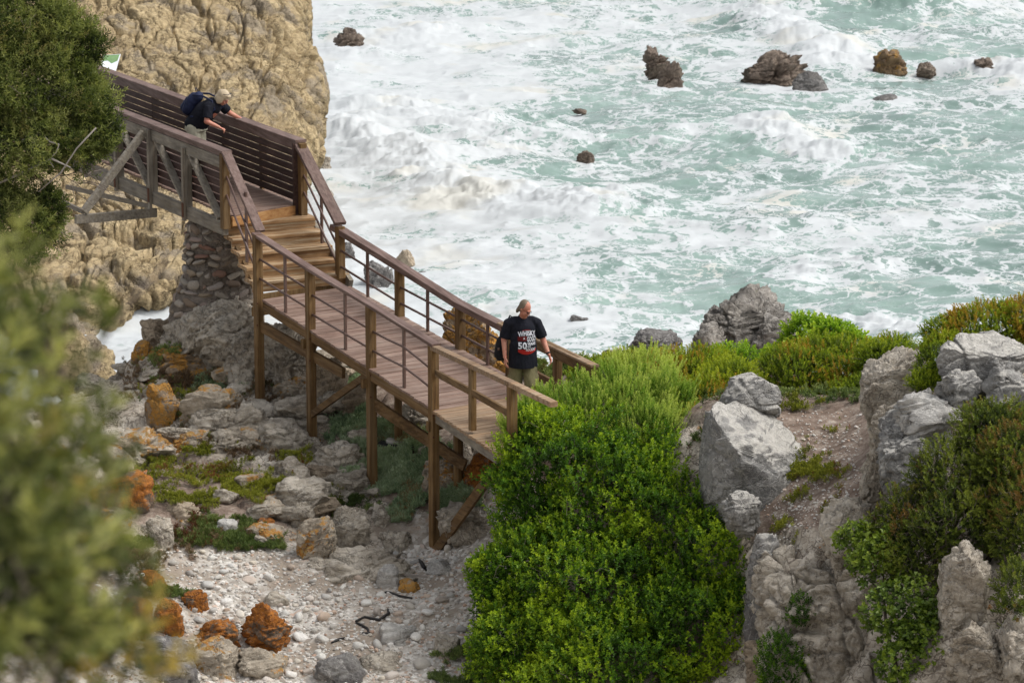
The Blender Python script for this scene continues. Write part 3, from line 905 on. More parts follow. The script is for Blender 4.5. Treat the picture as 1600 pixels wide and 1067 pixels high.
ROCKS = [
 # name, label, cat, px, py, w, h, y, mat, seed, kwargs
 ('sea_rock','dark jagged double rock rising from the surf, the leftmost of the tall sea stacks','rock',1026,98,46,52,118,'rock_sea',1,dict(n=6,depth=.8,fiss=1.1,s1=.8,sink=.5,boxy=.8)),
 ('sea_rock','lower right half of the jagged twin rock in the surf','rock',1048,118,44,46,115,'rock_sea',2,dict(n=5,depth=.8,fiss=1.1,s1=.7,sink=.5,boxy=.8)),
 ('sea_rock','broad low brown rock with water pouring over its right side','rock',1212,105,108,54,116,'rock_sea',3,dict(n=6,depth=.8,fiss=1.0,s1=.9,sink=.7,boxy=.9)),
 ('sea_rock','smooth wet ledge awash just right of the broad brown sea rock','rock',1268,128,62,34,113,'rock_wet',4,dict(depth=.7,fiss=.4,sink=.7,boxy=.9)),
 ('sea_rock','golden brown rock standing in the surf','rock',1391,97,56,40,117,'rock_sea_gold',5,dict(depth=.8,fiss=.8,s1=.7,sink=.6,boxy=.9)),
 ('sea_rock','small dark rock beside the golden brown rock in the surf','rock',1448,106,34,18,116,'rock_sea',6,dict(n=5,sink=.8,fiss=1.0,boxy=1.0)),
 ('sea_rock','small flat dark rock farthest to the right in the surf','rock',1537,108,34,18,116,'rock_sea',7,dict(n=5,sink=.8,fiss=1.0,boxy=1.1,lift=.2)),
 ('sea_rock','little round dark rock alone in the middle of the foam','rock',915,243,30,15,99,'rock_sea',8,dict(n=5,sink=.8,boxy=1.1,fiss=.8)),
 ('sea_rock','low wet rock in white water just off the tan cliff','rock',545,66,50,28,125,'rock_sea',9,dict(n=5,sink=.7,fiss=1.2,boxy=1.1,lift=.2)),
 ('sea_rock','grey ledge washed by a curling wave below the golden rock','rock',1385,154,44,13,110,'rock_wet',10,dict(n=4,sink=.8,fiss=.3)),
 ('sea_rock','dark wet rock just breaking the water behind the standing man','rock',905,172,24,6,107,'rock_sea',12,dict(n=4,sink=.8)),
 ('sea_rock','dark rock awash near the old grey crag','rock',905,497,30,9,76,'rock_wet',13,dict(n=4,sink=.8)),
 ('shore_rock','small rounded grey rocks at the foot of the tan cliff behind the stair rail','rock',503,258,34,24,'sea','rock_gray',14,dict(n=5,fiss=1.0,sink=.6)),
 ('shore_rock','low grey rock in foam behind the lower end of the stair rail','rock',512,300,20,14,'sea','rock_gray',15,dict(n=4,sink=.7)),
 ('shore_rock','slim brown rock seen behind the corner post of the stairs','rock',545,396,22,36,'sea','rock_dark',16,dict(n=5,fiss=.8)),
 ('shore_rock','wide grey brown rock in the foam behind the first rail bay','rock',592,432,50,46,'sea','rock_dark',17,dict(n=5,fiss=.9,s1=.4)),
 ('shore_rock','low wet brown rock behind the steel rods in the surf','rock',632,402,34,26,'sea','rock_warm',18,dict(n=4,fiss=.8,sink=.8)),
 ('shore_rock','dark flat stone in the foam under the far handrail','rock',655,432,46,16,'sea','rock_wet',19,dict(n=4,sink=.9)),
 ('lichen_rock','big rock covered in orange lichen behind the far handrail','rock',742,535,104,116,53.6,'rock_yellow',20,dict(n=6,fiss=1.0,s1=.5,depth=1.0,bed=.35)),
 ('lichen_rock','orange tipped rock behind the man and the bag','rock',796,590,60,70,52.2,'rock_yellow',21,dict(n=5,fiss=1.0,s1=.4,bed=.4)),
 ('crag','tall layered grey crag standing above the bushes with the sea behind','rock',1164,508,158,112,53.5,'rock_crag',22,dict(n=6,fiss=1.1,s1=.6,bed=.3,depth=.9,bedrot=(.15,.3,.2),boxy=.42,cut=.98,facets=7,rot=(.05,.05,.2),planes=[((.25,-.25,1),.72)])),
 ('crag','lower left shoulder of the tall layered grey crag','rock',1108,540,56,74,52.8,'rock_crag',23,dict(n=5,fiss=1.0,s1=.35,bed=.35)),
 ('crag','right shoulder of the layered crag with yellow growth','rock',1212,530,90,76,53,'rock_crag',24,dict(n=5,fiss=1.0,s1=.4,bed=.35)),
 ('crag','low dark grey slab rock left of the tall crag','rock',1022,538,92,42,52.8,'rock_dark',25,dict(n=5,fiss=.9,s1=.5,bed=.3,rot=(0,.12,0),bedrot=(.1,.3,0))),
 ('crag','small tan rock between the ramp end and the dark slab','rock',958,562,54,36,51.6,'rock_warm',26,dict(n=5,fiss=.9,s1=.3)),
 ('boulder','pointed grey boulder resting on top of the big pale boulder','boulder',1172,614,104,66,45.15,'rock_head',27,dict(n=6,fiss=.2,strat=.08,rough=.03,s1=.8,depth=.9,boxy=1.15,facets=10,cut=.72,sink=.25)),
 ('boulder','big rounded grey boulder with a pale sloping top beside the path','boulder',1180,708,176,146,44.35,'rock_head',28,dict(n=6,fiss=.25,s1=1.0,depth=.85,boxy=.5,facets=7,cut=.93,sink=.5,strat=.07,rough=.03,rot=(.1,.05,.1),planes=[((.50,-.34,.80),.40),((-.95,-.25,.1),.80)])),
 ('boulder','grey boulder under the pale topped one at the edge of the path','boulder',1160,796,66,60,43.2,'rock_head',29,dict(n=5,fiss=.4,s1=.5,sink=.3)),
 ('boulder','pale rock edge jutting from the path above the dark cleft','boulder',1192,872,54,80,42.4,'rock_head',30,dict(n=5,fiss=.4,s1=.4,sink=.4)),
 ('boulder','grey rock wedged below the path beside the green bush','boulder',1206,945,90,130,42.2,'rock_dark',31,dict(n=5,fiss=.8,s1=.4,sink=.4)),
 ('boulder','lumpy brown grey rock at the foot of the cleft','boulder',1215,1040,110,120,41.9,'rock_warm',32,dict(n=5,fiss=.8,s1=.35,sink=.4)),
 ('boulder','small dark boulder leaning against the path below the outcrop','boulder',1322,825,84,96,41.6,'rock_gray',35,dict(n=5,fiss=.5,s1=.5,sink=.3)),
 ('outcrop','upright grey outcrop right of the path with a flat leaning top','outcrop',1400,608,112,130,43.2,'rock_gray',36,dict(n=6,planes=[((-.5,-.2,.8),.62)],fiss=.8,s1=.5,depth=.8,boxy=.45,cut=.92,facets=8,sink=.3)),
 ('outcrop','lower block of the upright outcrop beside the soil path','outcrop',1392,712,96,170,42.3,'rock_gray',37,dict(n=6,fiss=.8,s1=.5,depth=.8,boxy=.5,cut=.92,sink=.2)),
 ('outcrop','smooth sloping grey rock between the outcrop and the shrub','outcrop',1450,690,160,150,41.5,'rock_head',38,dict(n=6,planes=[((-.45,-.3,.85),.6)],fiss=.4,s1=.8,depth=.8,boxy=.75,sink=.3,rot=(0,-.5,0))),
 ('outcrop','long pale rock ridge under the heath clad knoll','outcrop',1446,640,110,54,41.6,'rock_pale',39,dict(n=5,fiss=.5,s1=.5,rot=(0,-.35,0))),
 ('boulder','big rounded grey boulder below the heath at the upper right','boulder',1540,562,156,72,42.2,'rock_head',40,dict(n=6,fiss=.35,s1=.8,depth=.8,boxy=.6,sink=.4,strat=.1,planes=[((.1,-.2,.97),.7)])),
 ('boulder','grey boulder tucked under the upper right boulder','boulder',1498,600,76,48,41.6,'rock_head',41,dict(n=5,fiss=.4,s1=.5,sink=.4)),
 ('boulder','round grey boulder at the right edge above the shrub','boulder',1580,600,90,54,41.4,'rock_head',42,dict(n=5,fiss=.4,s1=.6,sink=.4)),
 ('outcrop','knobbly upright grey rock pillar in the shrub at lower right','outcrop',1510,915,84,130,38.6,'rock_gray',43,dict(n=6,planes=[((.6,-.2,.8),.7),((-.6,-.3,.7),.75)],fiss=.5,strat=.08,s1=.5,depth=.9,boxy=.5,cut=.9,facets=8,sink=.2)),
 ('outcrop','broad base of the knobbly rock pillar at the bottom right','outcrop',1535,1020,120,120,38.2,'rock_gray',44,dict(n=6,fiss=.6,s1=.6,depth=.8,sink=.2)),
 ('outcrop','grey rock mass at the right edge of the bottom corner','outcrop',1592,1020,70,130,38.0,'rock_gray',46,dict(n=6,fiss=.8,s1=.5,depth=1.0,boxy=.55,cut=.9,sink=.2)),
 ('boulder','small grey stone cut by the right edge of the view','boulder',1603,690,24,42,40.6,'rock_head',45,dict(n=4,sink=.2)),
 # rocks under and left of the bridge
 ('lichen_rock','tall upright block with orange lichen at the drop to the gully','rock',256,640,62,86,53.6,'rock_yellow',50,dict(n=5,fiss=.5,s1=.5,boxy=.6)),
 ('lichen_rock','small rust lichened boulder at the lip of the gully','rock',222,548,36,36,56,'rock_yellow',51,dict(n=5,fiss=.5)),
 ('lichen_rock','long low rock with orange lichen below the mossy boulder','rock',290,562,120,44,55,'rock_yellow',52,dict(n=5,fiss=.8,s1=.4)),
 ('mossy_rock','grey boulder capped with yellow green moss at the pier foot','rock',243,520,52,42,56.4,'rock_warm',53,dict(n=5,fiss=.6)),
 ('bedrock_ledge','striped grey slab slanting down from the stone pier','rock',335,518,150,104,55.0,'rock_gray',54,dict(n=6,fiss=.8,s1=.5,bed=.25,rot=(.1,.35,0),bedrot=(.2,.5,.2),depth=1.1)),
 ('bedrock_ledge','layered grey slab between the first two bridge posts','rock',448,560,100,110,54.4,'rock_gray',55,dict(n=6,fiss=.9,s1=.5,bed=.25,bedrot=(.15,.4,.2),depth=1.0)),
 ('bedrock_ledge','layered grey rock left of the first bridge post','rock',385,560,60,80,54.6,'rock_gray',56,dict(n=5,fiss=.9,s1=.4,bed=.25,bedrot=(.15,.4,.2))),
 ('bedrock_ledge','rounded brown grey rock behind the second bridge post','rock',512,600,60,80,53.8,'rock_warm',57,dict(n=5,fiss=.7,s1=.4)),
 ('bedrock_ledge','round tan grey boulder between the second and third posts','rock',552,626,46,54,52.6,'rock_warm',58,dict(n=5,fiss=.6,s1=.4)),
 ('bedrock_ledge','yellow flecked grey rock below the stone pier','rock',330,632,84,58,53.0,'rock_lichen',59,dict(n=5,fiss=.6,s1=.4,bed=.4)),
 ('bedrock_ledge','broken layered ledge at the foot of the first bridge post','rock',382,658,80,54,52.2,'rock_gray',60,dict(n=5,fiss=1.0,s1=.35,bed=.25)),
 ('bedrock_ledge','pale layered rock below the broken ledge','rock',352,690,74,40,51.4,'rock_gray',61,dict(n=5,fiss=.9,s1=.4,bed=.25)),
 ('bedrock_ledge','layered grey ledge left of the second bridge post','rock',446,682,86,48,51.5,'rock_gray',62,dict(n=5,fiss=.9,s1=.4,bed=.25)),
 ('bedrock_ledge','broad pale ledge with orange spots at the left','rock',212,696,116,48,51.6,'rock_lichen',63,dict(n=5,fiss=.9,s1=.4,bed=.25)),
 ('bedrock_ledge','small pale rock with an orange spot between two ledges','rock',296,690,54,32,51.4,'rock_lichen',64,dict(n=5,fiss=.7)),
 ('bedrock_ledge','dark lichen stained hump in the moss at the left','rock',190,768,86,56,49.6,'rock_orange',65,dict(n=5,fiss=.5,s1=.5)),
 ('boulder','white grey striped stone at the left edge of the green mat','boulder',250,832,44,60,48.2,'rock_gray',66,dict(n=5,fiss=.6,s1=.3)),
 ('boulder','flat pale stone in the green mat above the gravel','boulder',352,826,40,28,48.4,'rock_pale',67,dict(n=4)),
 ('boulder','pale low rock with orange rim in the moss','boulder',392,752,52,28,49.8,'rock_lichen',68,dict(n=5)),
 ('boulder','orange rimmed rock right of the moss mat','boulder',430,796,44,34,48.8,'rock_lichen',69,dict(n=5)),
 ('boulder','low orange stone at the gravel edge','boulder',410,820,38,22,48.4,'rock_orange',70,dict(n=4)),
 ('boulder','broad smooth pale grey slab in the middle of the rocks','boulder',474,768,88,48,49.6,'rock_gray',71,dict(n=5,fiss=.4,s1=.6,boxy=.8)),
 ('boulder','rounded grey boulder left of the second post foot','boulder',457,732,58,38,50.4,'rock_gray',72,dict(n=5,fiss=.5)),
 ('boulder','large rounded pale boulder right of the second post foot','boulder',532,716,90,58,50.4,'rock_gray',73,dict(n=5,fiss=.6,s1=.5,boxy=.8)),
 ('boulder','cracked grey boulder in front of the large rounded one','boulder',545,752,80,40,49.8,'rock_gray',74,dict(n=5,fiss=.8,s1=.4)),
 ('boulder','upright angular grey stone left of the lichen block','boulder',474,806,44,52,48.9,'rock_gray',75,dict(n=5,fiss=.4)),
 ('boulder','squarish grey block stained orange with a level crack','boulder',494,842,66,74,48.2,'rock_lichen',76,dict(n=6,fiss=.35,s1=.6,boxy=.6,facets=7,cut=.9)),
 ('boulder','upright grey block just right of the orange stained block','boulder',548,826,62,76,48.6,'rock_gray',77,dict(n=5,fiss=.5,s1=.4,boxy=.6)),
 ('boulder','small grey block at the foot of the third bridge post','boulder',594,806,36,40,48.9,'rock_gray',78,dict(n=5,fiss=.6)),
 ('boulder','pale grey boulder behind the orange stained block under a green cap','boulder',538,778,92,40,49.2,'rock_gray',79,dict(n=5,fiss=.6,s1=.4)),
 ('bedrock_ledge','smooth flat bedrock sheet under the orange stained block','rock',545,884,210,46,47.5,'rock_gray',80,dict(n=6,fiss=.4,s1=1.0,depth=.9,boxy=.85,sink=1.2)),
 ('bedrock_ledge','pale flat rock sheet between the third and fourth posts','rock',618,846,70,34,48.4,'rock_gray',81,dict(n=5,fiss=.5,sink=1.2)),
 ('boulder','small dark boulder spotted orange at the left of the gravel','boulder',238,906,44,28,46.8,'rock_orange',82,dict(n=4)),
 ('lichen_rock','orange crusted block in the lower left cluster','rock',214,968,52,76,45.6,'rock_orange',83,dict(n=5,fiss=.6,s1=.3,bed=1.4)),
 ('lichen_rock','orange rock face second from the left in the lower cluster','rock',262,968,52,70,45.5,'rock_orange',84,dict(n=5,fiss=.6,s1=.3,bed=1.4)),
 ('lichen_rock','small bright orange rock on top of the lower cluster','rock',304,940,46,40,45.8,'rock_orange',85,dict(n=5,fiss=.6)),
 ('lichen_rock','long orange crusted rock right of the lower cluster','rock',335,988,84,46,45.2,'rock_orange',86,dict(n=5,fiss=.8,s1=.3)),
 ('lichen_rock','orange pyramid shaped rock standing on the pebbles','rock',416,984,84,86,45.2,'rock_orange',87,dict(n=6,fiss=.6,s1=.4,boxy=1.0,facets=12,cut=.7)),
 ('boulder','dark grey boulder with orange edge in front of the pyramid rock','boulder',408,1034,86,50,44.4,'rock_lichen',88,dict(n=5,fiss=.4,boxy=.8)),
 ('boulder','dark base rock under the lower left orange cluster','boulder',325,1026,110,60,44.6,'rock_lichen',89,dict(n=5,fiss=.6,s1=.4)),
 ('boulder','dark fissured rock at the lower left under the orange blocks','boulder',255,1030,120,70,44.8,'rock_dark',90,dict(n=5,fiss=.6,s1=.4)),
 ('boulder','flat topped dark grey stone on the pebbles near the bottom','boulder',531,1046,80,54,44.3,'rock_dark',91,dict(n=5,fiss=.4,boxy=.75,cut=.8,facets=12)),
 ('boulder','angular pale grey block below the orange stained block','boulder',607,902,44,40,47.0,'rock_pale',92,dict(n=5,fiss=.25,boxy=.6)),
 ('boulder','cream stone with an orange underside on the gravel','boulder',640,917,36,24,46.6,'rock_yellow',93,dict(n=4,fiss=.2)),
 ('boulder','flat white block at the foot of the fourth bridge post','boulder',687,885,48,26,47.3,'rock_pale',94,dict(n=5,fiss=.3,boxy=.6)),
 ('boulder','grey wedge stone on the pebbles above the pyramid rock','boulder',432,937,40,24,46.1,'rock_gray',95,dict(n=4,fiss=.3)),
 ('boulder','broad pale sunk slab below the black kelp','boulder',622,986,70,32,45.4,'rock_pale',96,dict(n=5,fiss=.4,sink=1.0)),
 ('boulder','low grey slab near the bottom middle','boulder',600,1040,90,34,44.3,'rock_gray',97,dict(n=5,fiss=.5,sink=.9)),
 ('boulder','pale grey slab at the gravel edge by the bush','boulder',698,1010,44,40,45.0,'rock_gray',98,dict(n=5,fiss=.4,sink=.6)),
 ('bedrock_ledge','layered pale rock with orange bands behind the fourth post','rock',708,742,84,58,50.4,'rock_lichen',99,dict(n=5,fiss=1.0,s1=.35,bed=.2)),
 ('bedrock_ledge','bright orange banded rock under the ramp end','rock',752,742,66,66,49.8,'rock_orange',100,dict(n=5,fiss=1.0,s1=.3,bed=.25)),
 ('bedrock_ledge','pale cracked rock between the slanting brace and the bush','rock',728,818,80,60,48.2,'rock_gray',101,dict(n=5,fiss=.7,s1=.4)),
 ('bedrock_ledge','grey rubble rocks in shade beneath the lower deck','rock',670,650,110,54,52.6,'rock_gray',102,dict(n=5,fiss=1.0,s1=.4,bed=.3)),
 ('shore_rock','blurred brown boulder behind the near shrub at the gully','rock',90,520,150,90,'sea','rock_warm',103,dict(n=5,fiss=.8,s1=.6,sink=1.0)),
 ('shore_rock','broad tan rock mass left of the strip of white water','rock',118,560,130,120,'sea','rock_cliff',106,dict(n=5,fiss=.8,s1=.7,sink=1.0,boxy=.6)),
 ('shore_rock','tan rock ledge just below the white water strip','rock',196,622,76,60,'sea','rock_warm',107,dict(n=5,fiss=.8,s1=.5,sink=1.0)),
 ('shore_rock','brown rock beside the gully foam at the left','rock',150,640,120,90,'sea','rock_warm',104,dict(n=5,fiss=.8,s1=.5,sink=1.0)),
 ('shore_rock','rounded rock in front of the gully foam','rock',228,470,70,50,'sea','rock_warm',105,dict(n=5,fiss=.9,s1=.4,sink=1.0)),
]
for nm, lb, ct, px, py, w, h, y, mm, sd_, kw in ROCKS:
    rock(nm, lb, ct, px, py, w, h, y, mm, sd_, **kw)

# rubble of bedrock across the slope, individually countable
rng = np.random.RandomState(7)
small_rock_meshes = []
for k in range(8):
    V, Fc = rock_shape(4, (1, .85, .6), 400 + k, fiss=.45, s1=.9, bed=.4, boxy=.75)
    small_rock_meshes.append([mesh_from('slope_rock', V, Fc, True, [M[m]]) for m in ('rock_gray', 'rock_lichen', 'rock_warm')])
ledge_meshes = []
for k in range(7):
    V, Fc = rock_shape(5, (1, .8, .5), 450 + k, fiss=.55, s1=.8, bed=.35, boxy=.55, cut=.86, facets=9, strat=.16)
    ledge_meshes.append([mesh_from('ledge_rock', V, Fc, True, [M[m]]) for m in ('rock_gray', 'rock_lichen', 'rock_warm')])
for k in range(46):
    px, py = rng.uniform(150, 640), rng.uniform(560, 840)
    z = idw(np.array([px]), np.array([py]), ZONES)[0]
    p = hit(px, py)
    if z[0] > .4 or p is None or p.z < 1.5: continue
    if ((px - 345) / 115) ** 2 + ((py - 745) / 46) ** 2 < 1 and rng.rand() < .72: continue
    if px > 520 and py > 640 and rng.rand() < .8: continue
    s = rng.uniform(.22, .42)
    mk = rng.choice(3, p=[.6, .22, .18])
    me = ledge_meshes[rng.randint(7)][mk]
    o = put('ledge_rock', me, (p.x, p.y, p.z + s * .05), rot=(rng.uniform(-.1, .25), rng.uniform(-.1, .3), rng.uniform(-.6, .6) + (3.14 if rng.rand() > .5 else 0)), scale=(s * 1.1, s, s * rng.uniform(.8, 1.15)))
    tag(o, ('broad pale grey rock among the ledges left of the bridge posts', 'broad rock blotched with orange lichen among the ledges of the slope', 'broad warm brown rock among the ledges left of the bridge posts')[mk], 'rock', 'broad pale rocks of the slope')
cnt = 0
for k in range(900):
    px, py = rng.uniform(150, 780), rng.uniform(520, 860)
    if cnt >= 70: break
    z = idw(np.array([px]), np.array([py]), ZONES)[0]
    if z[0] > .5 or (z[1] > .6 and rng.rand() > .25): continue
    p = hit(px, py)
    if p is None or p.z < 1.0: continue
    s = rng.uniform(.10, .30)
    mk = rng.choice(3, p=[.7, .12, .18])
    me = small_rock_meshes[rng.randint(8)][mk]
    o = put('slope_rock', me, (p.x, p.y, p.z - s * .1), rot=(rng.uniform(-.3, .3), rng.uniform(-.3, .3), rng.uniform(0, 6.28)), scale=(s, s * rng.uniform(.7, 1.1), s * rng.uniform(.6, 1)))
    tag(o, ('small grey rock lying among the ledges of the slope', 'small rock with orange lichen lying among the ledges of the slope', 'small brownish rock lying among the ledges of the slope')[mk], 'rock', 'small rocks among the ledges')
    cnt += 1

# pebbles on the beach
peb_meshes = []
for k in range(14):
    rr = rng.uniform(.55, 1)
    V, Fc = rock_shape(3 if k < 8 else 2, (1, rr, rng.uniform(.45, .75)), 500 + k, facets=8, cut=.8, boxy=.85, fiss=0, rough=.02, strat=.05)
    peb_meshes.append(mesh_from('beach_stone', V, Fc, True, [M['pebble']]))
n_ind = 0
NAMED_PEBBLES = [(389,909,25,17),(324,916,26,18),(355,945,24,16),(466,967,26,20),(505,967,30,28),(469,1000,30,32),(504,1000,24,16),(596,932,18,14),(536,920,16,22),(560,905,22,14),(684,798,26,20),(650,1000,26,18),(590,1010,24,18),(480,1050,20,16),(560,1010,22,16),
                 (375,962,22,22),(370,1000,20,16),(440,1000,20,14),(455,1055,22,18),(612,1058,24,18),(660,1040,28,20),(340,905,18,12),(296,900,18,12),(420,905,18,10),(270,880,16,10),(330,876,16,10),(395,880,16,10),(668,960,24,16),(690,940,22,16),(640,950,20,14),(590,960,22,14),(700,860,20,14),(648,880,16,12)]
placed = []
for k in range(3000):
    if n_ind >= 285: break
    if k < len(NAMED_PEBBLES):
        px, py, w, h = NAMED_PEBBLES[k]
    else:
        px, py = rng.uniform(190, 780), rng.uniform(865, 1075)
        w = 8 + 17 * rng.beta(1.1, 2.6)
        if py < 930: w *= .8
    if any((px - a) ** 2 + ((py - b) * 1.7) ** 2 < ((w + c) * .42) ** 2 for a, b, c in placed): continue
    z = idw(np.array([px]), np.array([py]), ZONES)[0]
    if z[0] < .35: continue
    p = hit(px, py)
    if p is None: continue
    s = w * mpp(px, py, p.y) / 2
    placed.append((px, py, w))
    o = put('beach_stone', peb_meshes[rng.randint(14)], (p.x, p.y, p.z + s * .12), rot=(rng.uniform(-.25, .25), rng.uniform(-.25, .25), rng.uniform(0, 6.28)), scale=(s, s, s * rng.uniform(.8, 1.1)))
    tag(o, 'loose pale stone lying among many on the pebble beach below the bridge', 'stone', 'loose stones on the pebble beach')
    n_ind += 1
# the countless smaller pebbles
def scatter_pebbles(n, area, smin, smax, name, seed, zmin=.35):
    r = np.random.RandomState(seed)
    V0, F0 = ico(1)
    px, py = r.uniform(area[0], area[2], n * 3), r.uniform(area[1], area[3], n * 3)
    z = idw(px, py, ZONES)
    ok = z[:, 0] > zmin + r.uniform(-.15, .15, len(px))
    px, py = px[ok][:n], py[ok][:n]
    # sight line -> base ground by a few fixed point steps
    y = np.full(len(px), 46.0)
    a = (px - 800) / FPX; b = (533.5 - py) / FPX
    dy_, dz_ = CP + b * SP, -SP + b * CP
    for it in range(14):
        x = a * y / dy_
        zg = ground(x, y)
        zr = CAM_H + dz_ * y / dy_
        y = y + (zr - zg) * 1.6
    x = a * y / dy_
    good = (np.abs(zr - zg) < .08)
    x, y, zg = x[good], y[good], zg[good]
    n = len(x)
    s = smin + (smax - smin) * r.beta(1, 3, n)
    ang = r.uniform(0, 6.28, n)
    B = V0[None] * np.stack([s, s * r.uniform(.6, 1, n), s * r.uniform(.4, .8, n)], 1)[:, None, :]
    B = B * (1 + r.uniform(-.18, .18, (n, len(V0), 1)))
    c_, s_ = np.cos(ang)[:, None], np.sin(ang)[:, None]
    Bx = B[..., 0] * c_ - B[..., 1] * s_ + x[:, None]
    By = B[..., 0] * s_ + B[..., 1] * c_ + y[:, None]
    Bz = B[..., 2] + zg[:, None] + s[:, None] * .15
    V = np.stack([Bx, By, Bz], -1).reshape(-1, 3)
    Fc = (F0[None] + (np.arange(n) * len(V0))[:, None, None]).reshape(-1, 3)
    t = np.repeat(r.beta(2.2, 1.6, n), len(V0))
    o = obj(name, V, Fc, M['gravel_bits'], None, False, {'tint': t})
    tag(o, kind='stuff')
scatter_pebbles(5200, (150, 860, 800, 1090), .012, .055, 'gravel', 3)
scatter_pebbles(1100, (1190, 640, 1345, 870), .008, .04, 'path_gravel', 4, .22)
# ---------------------------------------------------------------- the wooden footbridge
def lerp(a, b, t): return a + (b - a) * t
Z_UP, Z_RAIL = 6.61, 7.65
A0, A1 = U(413, 467, 52.6), U(683, 641, 48.1)
A2 = UZ(790, 712, A1.z - .05)
B0 = UZ(545, 447, A0.z)
B1 = UZ(838, 613, A1.z)
B2 = UZ(946, 684, A1.z - .05)
def ynear(px): return float(np.interp(px, [352, 402, 683, 790, 870], [54.0, 52.7, 48.1, A2.y, A2.y - 1.1]))
def yfar(px): return float(np.interp(px, [468, 533, 838, 946], [55.1, B0.y, B1.y, B2.y]))
bridge = thing('footbridge', 'long brown timber footbridge with steps, handrails and a slatted upper deck over the rocks', 'footbridge', (A0.x, A0.y, 3.9))

def part(name, mb, m, smooth=False, label=None):
    o = mb.build(name, M[m], bridge, smooth)
    if label: o['label'] = label
    return o

RU = (UZ(165, 165, Z_RAIL) - UZ(352, 237, Z_RAIL)).normalized()      # upper deck, away from the steps
RL = (A1 - A0).normalized()
RT = (A2 - A1).normalized()
prng = random.Random(4)
# deck planks, lower span
def plank_run(a0, b0, a1, b1, pitch, th, m, over=.03, name='deck_plank', gap=.012):
    L = ((a1 - a0).length + (b1 - b0).length) / 2
    n = max(1, int(round(L / pitch)))
    for i in range(n):
        t0, t1 = i / n, (i + 1) / n
        g = gap / L / 2
        p, q = lerp(a0, a1, (t0 + t1) / 2), lerp(b0, b1, (t0 + t1) / 2)
        d = (q - p).normalized()
        p = p - d * (over + prng.uniform(0, .02)); q = q + d * over
        w = L / n - gap
        nrm = (a1 - a0).normalized().cross(d) * -1
        if nrm.z < 0: nrm = -nrm
        j = nrm * prng.uniform(-.003, .003)
        mb = MB().beam(p - nrm * th / 2 + j, q - nrm * th / 2 + j, w, th, up=nrm)
        part(name, mb, m)
plank_run(A0, B0, A1, B1, .150, .035, 'plank')
plank_run(A1, B1, A2, B2, .150, .04, 'plank_raw', over=.06)
# upper deck
NE, FE = UZ(364, 337, Z_UP), UZ(470, 317, Z_UP)
LU = 9.5
plank_run(NE, FE, NE + RU * LU, FE + RU * LU, .150, .035, 'plank', over=.0)
# steps: chunky timbers
for i in range(6):
    if i == 0:
        n0, f0 = NE, FE
        part('riser_board', MB().beam(n0 + Vector((-.02, 0, -.10)), f0 + Vector((.02, 0, -.10)), .045, .15), 'step_new', label='orange toned riser board below the upper deck edge')
        continue
    t = i - 1
    zt = Z_UP - (Z_UP - A0.z) * i / 6
    n0 = UZ(352 + 11 * t, 351 + 22.5 * t, zt)
    f0 = UZ(493 + 13 * t, 339 + 22 * t, zt)
    d = (f0 - n0).normalized()
    back = Vector((-d.y, d.x, 0))
    if back.y < 0: back = -back
    k = (Z_UP - A0.z) / 6
    part('step', MB().beam(n0 + back * .19 - Vector((0, 0, .028)), f0 + back * .19 - Vector((0, 0, .028)), .42, .056, bev=.008), 'step')
    part('riser', MB().beam(n0 + back * .035 - Vector((0, 0, .056 + (k - .056) / 2)), f0 + back * .035 - Vector((0, 0, .056 + (k - .056) / 2)), .05, k - .06), 'step')
part('stringer', MB().beam(U(362, 372, 54.15), U(409, 470, 52.9), .07, .13), 'beam_brown')
part('stringer', MB().beam(U(488, 352, 55.0), U(548, 446, 53.6), .07, .20), 'wood_gray')
part('bearer', MB().beam(U(404, 470, 52.9), U(540, 450, 53.9), .08, .2), 'post')

def post(px, y, top, bot, w=.125, m='post', name='post', x=None):
    a, b = U(px, top, y), U(px, bot, y)
    b.x = a.x; b.y = a.y
    mb = MB().beam(b, a, w, w, up=(0.85, .52, 0), bev=.008)
    return part(name, mb, m), a, b
NP = [(402, 366, 627), (484, 421, 705), (579, 478, 776), (677, 541, 872)]
for px, t, b in NP: post(px, ynear(px) - .02, t, b)
post(800, ynear(800), 601, 700, .115)
post(738, ynear(738), 572, 672, .09, name='baluster')
for px, t, b in ((531, 354, 434), (624, 417, 500), (719, 474, 552)): post(px, yfar(px) + .02, t, b)
post(798, yfar(798) + .02, 514, 590)
post(871, yfar(871) + .02, 545, 636, .11)
# steel balusters and rods
def baluster(px, y, t, b):
    a, c = U(px, t, y), U(px, b, y)
    c.x = a.x
    part('steel_baluster', MB().beam(c, a, .055, .03, up=(.85, .52, 0)), 'rod')
for px, t, b in ((445, 398, 492), (539, 456, 550), (631, 512, 610)): baluster(px, ynear(px) + .02, t, b)
for px, t, b in ((574, 390, 464), (668, 447, 524), (762, 500, 574)): baluster(px, yfar(px) - .02, t, b)
baluster(384, 53.3, 300, 410); baluster(502, 54.4, 290, 384)
def rod(pts, fy, r=.019):
    part('steel_rod', MB().tube([U(a, b, fy(a)) for a, b in pts], r, 8), 'rod', True)
for o1, o2 in ((35, 0), (65, 1)):
    rod([(404, 366 + o1 + 3), (484, 421 + o1 - 3)], ynear)
    rod([(484, 421 + o1 + 3), (579, 478 + o1 + 2)], ynear)
    rod([(579, 478 + o1 + 3), (605, 494 + o1 + 1), (631, 507 + o1 + (1 if o2 else 0)), (655, 522 + o1 + 4), (677, 541 + o1 + 3)], ynear)
for o1 in (26, 51):
    rod([(533, 366 + o1), (624, 418 + o1 + 4)], yfar)
    rod([(624, 418 + o1 + 4), (719, 474 + o1 - 2)], yfar)
    rod([(719, 474 + o1 - 2), (798, 514 + o1)], yfar)
ysn = lambda px: float(np.interp(px, [352, 404], [54.0, 52.8]))
